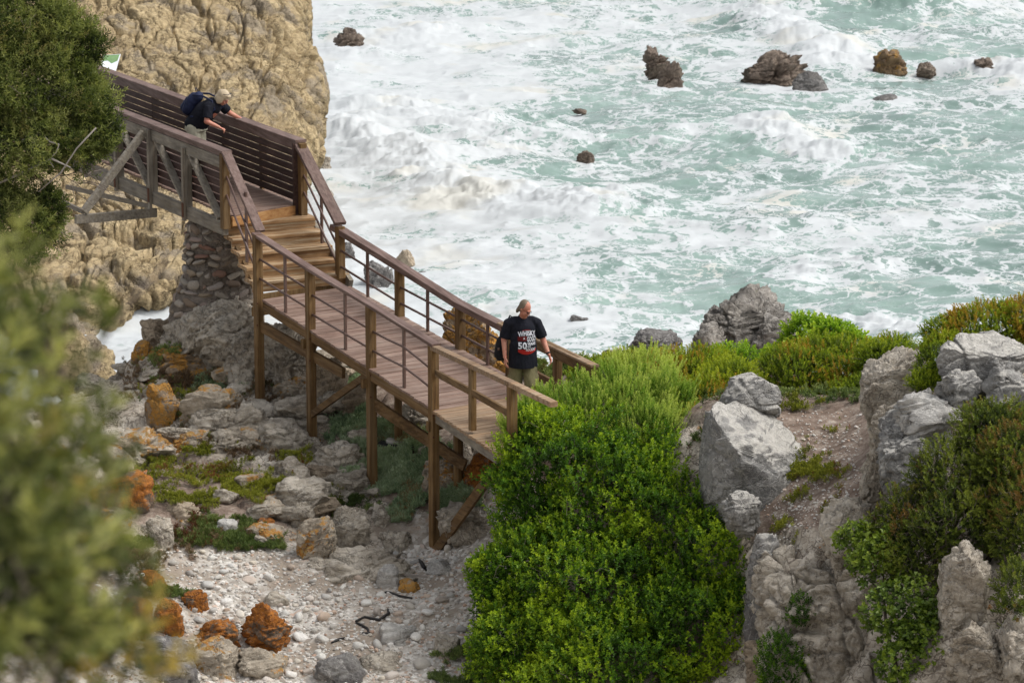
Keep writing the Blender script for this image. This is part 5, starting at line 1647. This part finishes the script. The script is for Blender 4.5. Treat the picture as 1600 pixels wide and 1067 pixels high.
    for L in legs:
        x, y = L[2][0], L[2][1]
        V, Fc = fuse('shoe', [prim_cap((x, y + .04, .055), (x, y - .15, .045), .05, .042, ((0, 0, 1), .8)), prim_cap((x, y + .01, .10), (x, y + .01, .05), .048, .05)], .012, 2)
        obj('shoe', V, Fc, M['shoe'], root, True)
    # hair, swept back, receding
    s = 1.03
    def e(p, r): return prim_ell(np.array(hc) + HR @ (np.array(p) * s), np.array(r) * s, tuple(Matrix(HR.tolist()).to_euler()))
    V, Fc = fuse('hair', [e((0, .026, .034), (.079, .085, .086)), e((0, .062, -.03), (.062, .042, .07)), e((0, .085, -.09), (.035, .028, .06)), e((.066, .02, .0), (.018, .035, .05)), e((-.066, .02, .0), (.018, .035, .05))], .007, 2, .003, 4)
    obj('hair', V, Fc, M['hair_grey'], root, True)
    gm = MB()
    for sx in (-1, 1):
        c = on_head(hc, HR, s, (sx * .032, -.100, .004))
        ex = Vector(tuple(HR @ np.array([1, 0, 0]))); ez = Vector(tuple(HR @ np.array([0, 0, 1])))
        pts = [c + ex * math.cos(t) * .023 + ez * math.sin(t) * .017 for t in np.linspace(0, 2 * math.pi, 13)]
        gm.tube(pts, .0024, 5)
        gm.tube([on_head(hc, HR, s, (sx * .056, -.098, .008)), on_head(hc, HR, s, (sx * .082, -.01, .012))], .0024, 5)
    gm.tube([on_head(hc, HR, s, (-.010, -.102, .006)), on_head(hc, HR, s, (.010, -.102, .006))], .0024, 5)
    obj('glasses', gm.v, gm.f, M['glass_dark'], root, True)
    for sx in (-1, 1):
        V, Fc = prim_ell(on_head(hc, HR, s, (sx * .030, -.083, .004)), (.012, .007, .006))
        obj('eye', V, Fc, M['eye_dark'], root, True)
    V, Fc = prim_ell(on_head(hc, HR, s, (0, -.096, -.056)), (.022, .007, .005), tuple(Matrix(HR.tolist()).to_euler()))
    obj('mouth', V, Fc, M['lip'], root, True)
    a, b = Vector(LA[1]), Vector(LA[2])
    c = a.lerp(b, .94); d = (b - a).normalized()
    mb = MB().tube([c - d * .012, c + d * .012], [.037, .037], 16)
    obj('wristwatch', mb.v, mb.f, M['rubber'], root, True)
    # shoulder bag, a thing of its own
    bag = thing('shoulder_bag', 'small black bag hanging behind the man at his right hip', 'bag', (0, 0, 0))
    V, Fc = fuse('bag_body', [prim_cap((-.30, .16, 1.13), (-.31, .17, .95), .085, .10, ((.2, 1, 0), .8))], .012, 4, .01, 6)
    obj('bag_body', V, Fc, M['black_nylon'], bag, True)
    mb = MB().tube([(-.28, .14, 1.18), (-.24, .12, 1.40), (-.19, .06, 1.53), (-.15, -.03, 1.50)], .012, 6)
    obj('strap', mb.v, mb.f, M['black_nylon'], bag, True)
    mb = MB().tube([(-.36, .10, 1.06), (-.355, .09, 1.02)], .02, 6)
    obj('buckle', mb.v, mb.f, M['rod'], bag, True)
    loc = UZ(817, 656, A1.z + .005)
    for r in (root, bag):
        place_person(r, loc, math.radians(12))
        r.scale = (.93, .96, 1.0)
make_man()

def make_woman():
    root = thing('person', 'pale haired woman in a dark top leaning forward on the upper deck', 'person', (0, 0, 0))
    hc = (0, -.46, 1.37)
    HR = np.array(Matrix.Rotation(math.radians(38), 3, 'X'))
    LA = [(.18, -.30, 1.25), (.30, -.42, 1.08), (.37, -.58, .985)]
    RA = [(-.18, -.30, 1.24), (-.27, -.30, 1.02), (-.20, -.48, .93)]
    P = [prim_cap((0, -.30, 1.25), (0, -.41, 1.33), .055, .05)] + head_prims(hc, HR, .98)
    P += [prim_cap((0, 0, .92), (0, -.25, 1.18), .13, .13, ((1, 0, 0), 1.2))]
    for A, sx, cu in ((LA, 1, .15), (RA, -1, 1.1)):
        P.append(prim_cap(A[0], A[1], .05, .042)); P.append(prim_cap(A[1], A[2], .043, .027))
        P += hand(A[2], np.array(A[2]) - np.array(A[1]), (-sx, 0, .2), (0, 0, -1), cu, .95)
    for sx in (-1, 1):
        P.append(prim_cap((sx * .09, .02, .86), (sx * .09, .0, .46), .085, .058)); P.append(prim_cap((sx * .09, 0, .46), (sx * .09, .05, .08), .055, .038))
        P.append(prim_cap((sx * .09, .05, .08), (sx * .09, -.08, .045), .036, .03))
    V, Fc = fuse('body', P, .0075, 3)
    obj('body', V, Fc, M['skin_woman'], root, True)
    S = [prim_cap((0, .04, .90), (0, -.14, 1.12), .175, .175, ((1, 0, 0), 1.08)), prim_cap((0, -.13, 1.1), (0, -.27, 1.22), .165, .14, ((1, 0, 0), 1.2)), prim_cap((-.15, -.28, 1.23), (.15, -.28, 1.23), .088, .088)]
    for A, sx in ((LA, 1), (RA, -1)):
        a, b = np.array(A[0]), np.array(A[1])
        S.append(prim_cap(a - (sx * .04, 0, 0), a + (b - a) * .2, .078, .075)); S.append(prim_cap(a, a + (b - a) * .80, .072, .074, None, 'flat'))
    S.append(prim_cap((0, -.31, 1.26), (0, -.35, 1.29), .07, .068, None, 'flat'))
    V, Fc = fuse('top', S, .0095, 3, .007, 12, cuts=[((0, 0, .86), (0, .35, -1))])
    obj('top', V, Fc, M['tee_black'], root, True)
    H = [prim_cap((0, .03, 1.0), (0, .03, .82), .15, .175, ((1, 0, 0), 1.12), 'flat', 28)]
    for sx in (-1, 1):
        H.append(prim_cap((sx * .09, .03, .88), (sx * .09, .0, .46), .115, .085)); H.append(prim_cap((sx * .09, 0, .48), (sx * .09, .05, .12), .085, .08, None, 'flat'))
    V, Fc = fuse('trousers', H, .011, 3, .008, 14)
    obj('trousers', V, Fc, M['cream'], root, True)
    s = .98
    def e(p, r): return prim_ell(np.array(hc) + HR @ (np.array(p) * s), np.array(r) * s, tuple(Matrix(HR.tolist()).to_euler()))
    V, Fc = fuse('hair', [e((0, .02, .042), (.092, .104, .092)), e((0, .06, -.03), (.088, .062, .09)), e((.078, .0, -.03), (.022, .055, .075)), e((-.078, .0, -.03), (.022, .055, .075)), e((0, -.05, .085), (.06, .045, .03))], .008, 2, .006, 4)
    obj('hair', V, Fc, M['hair_blonde'], root, True)
    gm = MB()
    gm.tube([on_head(hc, HR, s, (-.10, .0, .09)), on_head(hc, HR, s, (-.06, -.055, .125)), on_head(hc, HR, s, (.06, -.055, .125)), on_head(hc, HR, s, (.10, .0, .09))], .0045, 6)
    obj('sunglasses', gm.v, gm.f, M['glass_dark'], root, True)
    for sx in (-1, 1):
        V, Fc = prim_ell(on_head(hc, HR, s, (sx * .030, -.086, .004)), (.012, .007, .006))
        obj('eye', V, Fc, M['eye_dark'], root, True)
    V, Fc = prim_ell(on_head(hc, HR, s, (0, -.096, -.056)), (.020, .007, .005), tuple(Matrix(HR.tolist()).to_euler()))
    obj('mouth', V, Fc, M['lip'], root, True)
    for sx in (-1, 1):
        V, Fc = fuse('shoe', [prim_cap((sx * .09, .07, .05), (sx * .09, -.12, .045), .045, .04, ((0, 0, 1), .8))], .012, 2)
        obj('shoe', V, Fc, M['shoe'], root, True)
    pack = thing('backpack', 'navy backpack worn high on the back of the leaning woman', 'backpack', (0, 0, 0))
    V, Fc = fuse('pack_body', [prim_cap((0, .05, 1.34), (0, .15, 1.16), .090, .108, ((1, 0, 0), 1.25)), prim_cap((0, -.02, 1.36), (0, .06, 1.30), .08, .10, ((1, 0, 0), 1.2))], .011, 4, .012, 21)
    obj('pack_body', V, Fc, M['navy'], pack, True)
    V, Fc = fuse('front_pocket', [prim_cap((0, .14, 1.30), (0, .21, 1.18), .06, .075, ((1, 0, 0), 1.3))], .011, 3, .008, 23)
    obj('front_pocket', V, Fc, M['navy'], pack, True)
    for sx in (-1, 1):
        mb = MB()
        mb.tube([(sx * .11, .02, 1.40), (sx * .12, -.16, 1.40), (sx * .13, -.33, 1.33), (sx * .14, -.38, 1.20), (sx * .17, -.25, 1.08), (sx * .17, .04, 1.06)], .016, 6)
        obj('strap', mb.v, mb.f, M['navy'], pack, True)
    mb = MB().tube([(-.03, .0, 1.45), (-.02, .02, 1.50), (.02, .02, 1.50), (.03, .0, 1.45)], .008, 6)
    obj('grab_loop', mb.v, mb.f, M['navy'], pack, True)
    hp = U(309, 206, 57.1)
    loc = Vector((hp.x, hp.y, Z_UP + .005))
    for r in (root, pack):
        place_person(r, loc, math.radians(68))
        r.scale = (1.06, 1.06, 1.06)
make_woman()
# ---------------------------------------------------------------- foliage
def leaf(base, d, up, L, w, fold=.25, bend=.15):
    d = d / np.linalg.norm(d)
    s = np.cross(d, up); s /= np.linalg.norm(s) + 1e-6
    n = np.cross(s, d)
    mid = base + d * L * .55 + n * L * bend * .5
    return [base, mid + s * w / 2 + n * w * fold, base + d * L - n * L * bend * .3, mid - s * w / 2 + n * w * fold]
def sprig(n, stem, L, w, elev, seed, tip=1.0, upright=False):
    """a short shoot: leaves spiral up it; returns verts, triangles and how young each leaf is"""
    r = np.random.RandomState(seed)
    V, Fc, A = [], [], []
    for i in range(n):
        t = (i + .5) / n
        a = i * 2.399 + r.uniform(-.3, .3)
        e = elev[0] + (elev[1] - elev[0]) * t + r.uniform(-.2, .2)
        d = np.array([math.cos(a) * math.cos(e), math.sin(a) * math.cos(e), math.sin(e)])
        b = np.array([0, 0, stem * t])
        l = leaf(b, d, np.array([0, 0, 1.0]) + .01, L * r.uniform(.75, 1.15) * (1 - .25 * t * (1 - tip)), w * r.uniform(.8, 1.15))
        k = len(V)
        V += l
        Fc += [(k, k + 1, k + 2), (k, k + 2, k + 3)]
        A += [t] * 4
    return np.array(V, np.float32), np.array(Fc, np.int32), np.array(A, np.float32)
SPR = {
 'broad': [sprig(9, .085, .040, .021, (.1, 1.1), 10 + k) for k in range(4)],
 'feather': [sprig(26, .13, .026, .0095, (.45, 1.15), 20 + k) for k in range(4)],
 'heath': [sprig(13, .07, .022, .0125, (.2, 1.1), 30 + k) for k in range(4)],
 'succ': [sprig(8, .09, .046, .032, (.2, 1.1), 40 + k) for k in range(4)],
 'lance': [sprig(10, .11, .052, .013, (.1, 1.1), 50 + k) for k in range(4)],
 'round': [sprig(6, .09, .055, .048, (.1, .9), 60 + k) for k in range(4)],
 'tuft': [sprig(9, .03, .060, .011, (.5, 1.3), 70 + k) for k in range(4)],
 'cover': [sprig(8, .03, .026, .009, (.2, 1.2), 80 + k) for k in range(4)],
 'fore': [sprig(13, .20, .085, .022, (.2, 1.1), 90 + k) for k in range(4)],
}
def frames(D, r):
    D = D / (np.linalg.norm(D, axis=1)[:, None] + 1e-9)
    a = r.normal(size=D.shape)
    S = np.cross(D, a); S /= np.linalg.norm(S, axis=1)[:, None] + 1e-9
    T_ = np.cross(D, S)
    return S, T_, D
def foliage(name, P, D, kind, scale, m, parent, tint, seed, alt=None):
    r = np.random.RandomState(seed)
    S, T_, D = frames(D, r)
    VV, FF, TT, AA = [], [], [], []
    base = 0
    sel = r.randint(4, size=len(P))
    for k in range(4):
        V0, F0, A0_ = SPR[kind][k]
        m_ = sel == k
        n = m_.sum()
        if not n: continue
        sc = scale * r.uniform(.75, 1.25, n)
        V = (V0[None, :, 0, None] * S[m_][:, None] + V0[None, :, 1, None] * T_[m_][:, None] + V0[None, :, 2, None] * D[m_][:, None]) * sc[:, None, None] + P[m_][:, None]
        VV.append(V.reshape(-1, 3)); FF.append((F0[None] + (np.arange(n) * len(V0))[:, None, None]).reshape(-1, 3) + base)
        base += n * len(V0)
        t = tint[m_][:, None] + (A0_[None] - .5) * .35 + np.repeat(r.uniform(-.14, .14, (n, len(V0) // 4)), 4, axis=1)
        TT.append(t.reshape(-1))
        al = (alt[m_] if alt is not None else np.zeros(n))[:, None] + 0 * A0_[None]
        AA.append(al.reshape(-1))
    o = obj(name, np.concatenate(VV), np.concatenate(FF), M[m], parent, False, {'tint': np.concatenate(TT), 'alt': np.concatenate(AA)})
    return o
def blob_points(blobs, n, r, lump=.22, lsc=2.2, seed=1, shell=.35, keep_back=.35):
    """points in the outer layer of a union of lumpy ellipsoids"""
    C = np.array([b[0] for b in blobs], float); Rr = np.array([b[1] for b in blobs], float)
    wgt = (Rr[:, 0] * Rr[:, 2]) ** .9; wgt /= wgt.sum()
    k = r.choice(len(blobs), size=n * 3, p=wgt)
    d = r.normal(size=(n * 3, 3)); d /= np.linalg.norm(d, axis=1)[:, None]
    drop = ((d[:, 1] > .35) | (d[:, 2] < -.45)) & (r.rand(len(d)) > keep_back)
    k, d = k[~drop], d[~drop]
    rad = 1 - np.abs(r.normal(0, shell * .5, len(d))).clip(0, .6)
    base = C[k] + d * Rr[k]
    f1, f2, cid = worley((base * lsc).astype(np.float32), seed + 50)
    lm = 1 + lump * ((.62 - f1) * 1.3 + fbm((base * lsc * 1.7).astype(np.float32), 3, seed) * .5)
    P = C[k] + d * Rr[k] * (rad * lm)[:, None]
    inside = np.zeros(len(P), bool)
    for j in range(len(blobs)):
        q = (P - C[j]) / Rr[j]
        inside |= ((q ** 2).sum(1) < .50) & (k != j)
    P, d, rad, cid, lm = P[~inside][:n], d[~inside][:n], rad[~inside][:n], cid[~inside][:n], lm[~inside][:n]
    return P, d, rad, cid, lm
def bl(px, py, rx, ry, y, dr=.8):
    s = mpp(px, py, y)
    return (tuple(U(px, py, y)), (rx * s, max(rx, ry) * s * dr, ry * s))
def bush(name, label, cat, blobs, n, kind, scale, m, seed, group=None, up=.7, rand=.45, lump=.25, lsc=2.2, shell=.35, tint0=.42, alt=0.0, alt_sc=1.5, twigs=0, foot=None, stems=3, altm=None, mix2=None, clump=.25):
    r = np.random.RandomState(seed)
    B = [bl(*b) for b in blobs]
    P, d, rad, cid, lm = blob_points(B, n, r, lump, lsc, seed, shell)
    C = np.mean([b[0] for b in B], axis=0)
    lowest = min(b[0][2] - b[1][2] for b in B)
    fx, fy = (foot[0], foot[1]) if foot else (C[0], C[1])
    gz = float(ground(fx, fy)[0])
    root = thing(name, label, cat, (float(fx), float(fy), gz), group)
    D = d * .75 + np.array([0, 0, up]) + r.normal(0, rand, P.shape)
    lowf = fbm((P * 1.1).astype(np.float32), 3, seed + 3)
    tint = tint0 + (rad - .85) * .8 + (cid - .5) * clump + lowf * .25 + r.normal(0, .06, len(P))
    al = None
    if alt:
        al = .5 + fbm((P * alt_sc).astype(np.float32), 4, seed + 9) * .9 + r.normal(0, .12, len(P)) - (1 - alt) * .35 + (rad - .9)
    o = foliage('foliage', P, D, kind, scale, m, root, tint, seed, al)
    o['kind'] = 'stuff'
    if mix2:
        k2, sc2, m2, n2 = mix2
        i = r.randint(len(P), size=n2)
        o = foliage('new_growth', P[i] + r.normal(0, .03, (n2, 3)), D[i], k2, sc2, m2, root, tint[i] + .1, seed + 5, None)
        o['kind'] = 'stuff'
    # stems and bare twigs
    if cat == 'tree':
        top = np.array(B[0][0])
        a0 = np.array([fx, fy, gz - .2]); m1 = a0 + (top - a0) * .35 + np.array([.25, 0, 0]); m2 = a0 + (top - a0) * .7 + np.array([-.1, .1, 0])
        mb = MB().tube([a0, (a0 + m1) / 2, m1, (m1 + m2) / 2, m2, top], [.16, .13, .11, .09, .06, .02], 10)
        obj('trunk', mb.v, mb.f, M['bark'], root, True)
    for s_ in range(stems):
        b = B[r.randint(len(B))]
        e = np.array(b[0]) + r.normal(0, .15, 3) * np.array(b[1])
        a0 = np.array([fx + r.uniform(-.15, .15), fy + r.uniform(-.15, .15), gz - .1])
        mid = (a0 + e) / 2 + r.normal(0, .12, 3)
        mb = MB().tube([a0, (a0 + mid) / 2 + r.normal(0, .04, 3), mid, (mid + e) / 2 + r.normal(0, .05, 3), e], [.035, .03, .024, .016, .008], 6)
        obj('stem', mb.v, mb.f, M['bark'], root, True)
    if twigs:
        mb = MB()
        for t in range(twigs):
            i = r.randint(len(P))
            p = P[i].copy(); dd = D[i] / np.linalg.norm(D[i])
            p = p - dd * .12
            pts = [p]
            for s_ in range(4):
                dd = dd + r.normal(0, .35, 3); dd /= np.linalg.norm(dd)
                pts.append(pts[-1] + dd * .065)
            mb.tube(pts, [.005, .004, .0035, .003, .002], 4, False)
        o = mb.build('twigs', M['twig'], root, True); o['kind'] = 'stuff'
    return root

# big bright green shrub in front of the ramp end
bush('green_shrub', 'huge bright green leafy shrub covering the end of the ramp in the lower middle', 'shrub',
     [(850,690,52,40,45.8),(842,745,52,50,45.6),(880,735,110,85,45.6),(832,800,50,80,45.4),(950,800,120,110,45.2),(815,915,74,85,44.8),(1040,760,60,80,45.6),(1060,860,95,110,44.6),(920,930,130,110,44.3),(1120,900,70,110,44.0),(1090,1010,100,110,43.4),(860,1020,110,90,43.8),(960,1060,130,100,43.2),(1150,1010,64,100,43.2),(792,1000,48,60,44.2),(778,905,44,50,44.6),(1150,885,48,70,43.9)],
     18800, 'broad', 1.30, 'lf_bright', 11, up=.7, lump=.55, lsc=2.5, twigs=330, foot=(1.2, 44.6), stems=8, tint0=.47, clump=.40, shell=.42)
bush('feathery_shrub', 'paler feathery upright shrub just behind the big green one', 'shrub',
     [(900,665,70,48,46.6),(960,650,70,60,46.8),(1010,690,60,60,46.4),(850,655,50,36,47.0),(1000,610,60,50,47.6),(950,610,40,34,47.6),(820,672,34,26,46.6),(1045,640,34,50,47.0)],
     5600, 'feather', 1.2, 'lf_feather', 12, up=1.3, rand=.28, lump=.6, lsc=3.4, twigs=60, foot=(1.2, 47.2), stems=4, tint0=.62, clump=.45)
HG = 'low heath shrubs along the headland edge'
for i, (lb, bb, n, alt) in enumerate([
    ('orange tipped low heath shrub right of the ramp end', [(960,590,50,30,49.6),(1010,578,40,26,49.8),(915,590,26,26,49.6)], 1900, .75),
    ('rusty green heath bush above the feathery shrub', [(1080,590,60,42,48.8),(1120,580,50,30,49.2),(1060,630,40,40,48.2)], 3000, .7),
    ('green heath bush hanging over the pointed boulder', [(1100,640,50,50,47.4),(1140,600,46,36,47.8),(1080,680,30,40,46.6)], 2400, .3),
    ('wide orange and green heath bush in the middle of the headland', [(1250,585,66,40,48.2),(1300,565,70,36,48.6),(1330,600,60,40,48.0),(1260,560,40,24,49)], 4200, .75),
    ('dark green heath bush beside the upright outcrop', [(1380,570,44,40,47.6),(1345,620,50,26,47.2),(1400,548,30,20,48)], 2200, .35),
    ('small yellow green heath tuft behind the low dark slab', [(1000,565,60,16,51),(940,572,20,12,51)], 700, .2)]):
    bush('heath_shrub', lb, 'shrub', bb, n, 'heath', 1.35, 'lf_heath', 30 + i, group=HG, up=.9, lump=.35, lsc=3.2, shell=.6, alt=alt, twigs=25, stems=2, tint0=.48)
bush('broadleaf_shrub', 'bright yellow green broad leaved shrub against the sea right of the crag', 'shrub', [(1262,532,38,32,50),(1298,534,34,26,50),(1228,560,28,22,50),(1330,545,30,20,50)], 1000, 'succ', 1.25, 'lf_succ', 41, up=1.1, lump=.45, lsc=3.5, foot=None, tint0=.55, rand=.35)
bush('broadleaf_shrub', 'bright broad leaved tuft in front of the crag foot', 'shrub', [(1150,560,44,16,50),(1110,570,30,14,50)], 450, 'succ', 1.0, 'lf_succ', 42, up=1.0, lump=.4, lsc=3.5, tint0=.5)
bush('heath_shrub', 'orange crested heath on the knoll at the upper right', 'shrub', [(1560,512,80,34,43.6),(1500,525,50,30,43.8),(1620,505,60,36,43.4),(1475,560,36,36,43.2),(1450,590,22,22,43)], 4200, 'heath', 1.35, 'lf_heath', 43, up=.9, lump=.25, lsc=3, alt=.8, twigs=20, tint0=.5, group='heath on the right hand knoll')
bush('dark_shrub', 'dark tangled shrub covering the outcrop at the right', 'shrub', [(1490,750,66,56,40.2),(1415,820,46,52,40.2),(1550,690,56,44,40.4),(1440,870,66,56,39.8),(1560,780,60,70,39.8),(1500,820,70,60,39.6)], 4800, 'heath', 1.5, 'lf_dark', 44, up=.4, lump=.45, lsc=2.6, alt=.55, twigs=900, foot=(5.0, 40.6), tint0=.50, clump=.5, stems=6, shell=.5)
bush('dark_shrub', 'green gold topped shrub at the right edge beside the rocks', 'shrub', [(1580,720,60,50,39.8),(1600,820,50,90,39.2),(1590,930,30,60,38.4),(1560,660,60,30,40.6)], 2600, 'heath', 1.5, 'lf_dark', 45, up=.6, lump=.35, alt=.7, twigs=140, tint0=.62, foot=(5.9, 39.6), shell=.5)
bush('round_leaf_shrub', 'dark shrub with big round leaves hanging over the rock face', 'shrub', [(1420,960,60,50,39.2),(1380,880,46,46,39.8),(1460,1010,50,50,38.8),(1340,850,30,30,40.2),(1430,1040,60,40,38.8)], 1300, 'round', 1.0, 'lf_round', 46, up=.6, lump=.4, lsc=3, twigs=30, foot=(4.7, 39.4), tint0=.40)
bush('heath_shrub', 'small olive tuft growing in a crack of the upright outcrop', 'shrub', [(1455,575,22,30,42.6),(1440,600,20,16,42.4)], 420, 'heath', 1.2, 'lf_heath', 47, up=1, tint0=.35, stems=1)
bush('green_shrub', 'narrow green shrub in the cleft at the foot of the rock face', 'shrub', [(1225,1050,40,60,41.0),(1250,960,14,30,41.2)], 700, 'broad', .9, 'lf_bright', 48, up=.8, tint0=.3, stems=1, foot=(3.2, 41.2))
# tree at the upper left
bush('coastal_tree', 'olive green wind shaped tree overhanging the bridge at the upper left', 'tree',
     [(20,40,90,70,46.6),(80,90,60,70,46.2),(40,150,100,70,46.0),(120,170,50,66,46.2),(110,90,40,50,46.4),(135,215,34,40,46.2),(90,220,66,50,46.0),(20,230,80,60,45.6),(-60,120,90,150,46),(30,355,66,40,45.6),(-30,330,70,60,45.6),(75,330,26,30,45.6),(30,400,26,14,45.4)],
     14500, 'lance', 1.18, 'lf_tree', 61, alt=.4, up=.5, lump=.7, lsc=2.6, twigs=420, foot=(-8.0, 46.4), stems=4, tint0=.48, shell=.45, clump=.6)
# near shrub, far out of focus
bush('near_shrub', 'out of focus grey green shrub close to the viewer at the lower left', 'shrub',
     [(-40,620,80,120,6.2),(-10,820,100,130,6.0),(-20,980,150,120,5.8),(120,1050,110,40,6.1),(50,590,26,50,6.4),(-80,800,120,260,5.9),(20,490,40,36,6.5),(85,880,60,60,6.2),(150,500,8,46,6.5),(150,760,30,30,6.4),(205,990,34,20,6.3),(100,690,22,26,6.4),(170,900,20,20,6.4)],
     430, 'fore', .62, 'lf_fore', 62, up=.8, rand=.5, lump=.8, lsc=8.5, twigs=120, foot=(-1.3, 6.2), stems=0, tint0=.46, alt=.25, shell=.6, clump=.6)

# bare branches of the tree reaching towards the truss
r = np.random.RandomState(77)
mbz = MB()
tw = U(110, 250, 46.6)
for k in range(46):
    p = np.array(U(r.uniform(60, 150), r.uniform(215, 300), 46.4 + r.uniform(-.4, .5)))
    d = np.array([r.uniform(.3, 1), r.uniform(-.3, .3), r.uniform(-.5, .5)])
    pts = [p]
    for s_ in range(6):
        d = d + r.normal(0, .28, 3); d /= np.linalg.norm(d)
        pts.append(pts[-1] + d * r.uniform(.06, .13))
    mbz.tube(pts, [.007, .006, .005, .004, .0035, .003, .002], 4, False)
tree = [o for o in bpy.data.objects if o.name.startswith('coastal_tree')][0]
o = mbz.build('dead_branches', M['twig'], tree, True); o['kind'] = 'stuff'
for pts, rr in (([(70,215),(78,222),(92,226),(88,238),(76,250),(84,262)], .012), ([(-10,290),(40,268),(80,248),(110,262)], .018), ([(150,200),(120,232),(95,270),(60,300)], .012)):
    mb = MB().tube([U(a, b, 45.2) for a, b in pts], [rr] * (len(pts) - 1) + [rr * .5], 6)
    obj('bare_branch', mb.v, mb.f, M['driftwood'], tree, True)

# ---------------------------------------------------------------- ground cover
def cover(name, regions, kind, scale, m, seed, alt=0.0, up=1.2, tint0=.45, gap=-.06):
    r = np.random.RandomState(seed)
    PX_, PY_ = [], []
    for px, py, rx, ry, n in regions:
        a, q = r.uniform(0, 6.283, n), np.sqrt(r.uniform(0, 1, n))
        q = q * (1 + .25 * np.sin(a * 3 + px) + .15 * np.sin(a * 7 + py))
        PX_.append(px + rx * q * np.cos(a)); PY_.append(py + ry * q * np.sin(a))
    px, py = np.concatenate(PX_), np.concatenate(PY_)
    y = np.full(len(px), 46.0)
    a = (px - 800) / FPX; b = (533.5 - py) / FPX
    dy_, dz_ = CP + b * SP, -SP + b * CP
    for it in range(16):
        x = a * y / dy_
        zg = ground(x, y)
        zr = CAM_H + dz_ * y / dy_
        y = y + (zr - zg) * 1.4
    x = a * y / dy_
    zg = ground(x, y)
    ok = (np.abs(CAM_H + dz_ * y / dy_ - zg) < .15) & (y > 38) & (y < 60)
    P = np.stack([x, y, zg], 1)[ok]
    P = P[fbm((P * 2.3).astype(np.float32), 4, seed + 7) + r.uniform(-.1, .1, len(P)) > gap]
    hum = fbm((P * 3).astype(np.float32), 3, seed)
    P[:, 2] += np.clip(.05 + hum * .12, 0, .25)
    D = np.array([0, 0, up]) + r.normal(0, .45, P.shape)
    tint = tint0 + fbm((P * 1.6).astype(np.float32), 3, seed + 1) * .5 + r.normal(0, .08, len(P))
    al = None
    if alt: al = .5 + fbm((P * 1.3).astype(np.float32), 4, seed + 2) * .9 + r.normal(0, .15, len(P)) - (1 - alt) * .35
    o = foliage(name, P, D, kind, scale, M and m, None, tint, seed, al)
    tag(o, kind='stuff')
cover('yellow_groundcover', [(300,720,70,22,1500),(370,760,70,32,2600),(270,770,60,26,1200),(430,770,26,20,500),(240,735,50,18,600),(470,718,34,14,400),(335,700,40,14,500),(300,790,50,16,500),(530,786,50,10,350),(270,600,50,26,500),(300,640,30,30,500)], 'cover', 1.35, 'gc_yellow', 81, .45, gap=-.16)
cover('blue_green_groundcover', [(640,740,80,46,3600),(600,700,50,34,1600),(690,770,60,26,1500),(560,670,50,28,1200),(540,640,30,16,400),(340,595,40,24,700),(660,800,60,22,900),(550,590,36,26,500)], 'tuft', 1.25, 'gc_blue', 82, .3, tint0=.55, gap=-.4)
cover('brown_groundcover', [(300,590,70,40,1300),(330,660,50,36,1100),(260,640,24,40,400),(400,700,50,30,600),(330,850,90,20,900),(210,890,40,26,500),(400,605,40,40,500),(215,600,30,30,300),(470,640,60,24,400)], 'tuft', .85, 'gc_brown', 83, .4, gap=-.12)
cover('dark_green_groundcover', [(330,835,60,20,1300),(390,845,50,20,1300),(300,830,30,24,500),(240,930,46,12,800),(540,790,50,12,500),(250,580,40,30,500),(730,1050,60,26,1200),(210,860,30,16,300)], 'tuft', 1.0, 'gc_green', 84, .5, tint0=.5, gap=-.15)
cover('slope_greenery', [(890,590,36,18,1100),(850,585,30,14,700),(930,600,30,20,700)], 'tuft', 1.1, 'gc_green', 85, .1, tint0=.7)
cover('path_plants', [(1240,735,34,16,520),(1210,700,22,14,260),(1290,745,30,14,260),(1250,780,20,10,130),(1300,670,26,7,130),(1270,690,14,6,60),(1320,770,16,14,120),(1250,636,34,10,420),(1230,700,20,12,260),(1260,720,30,14,300),(1225,830,20,12,120),(1300,800,16,10,90),(1200,640,20,8,200)], 'cover', 1.5, 'gc_yellow', 86, .4)
cover('headland_cover', [(1200,600,120,40,2600),(1050,600,100,30,1800),(1350,610,60,24,1200),(1150,680,60,30,700),(1520,640,70,30,1200),(1560,640,60,24,800)], 'cover', 1.7, 'gc_green', 87, .5)
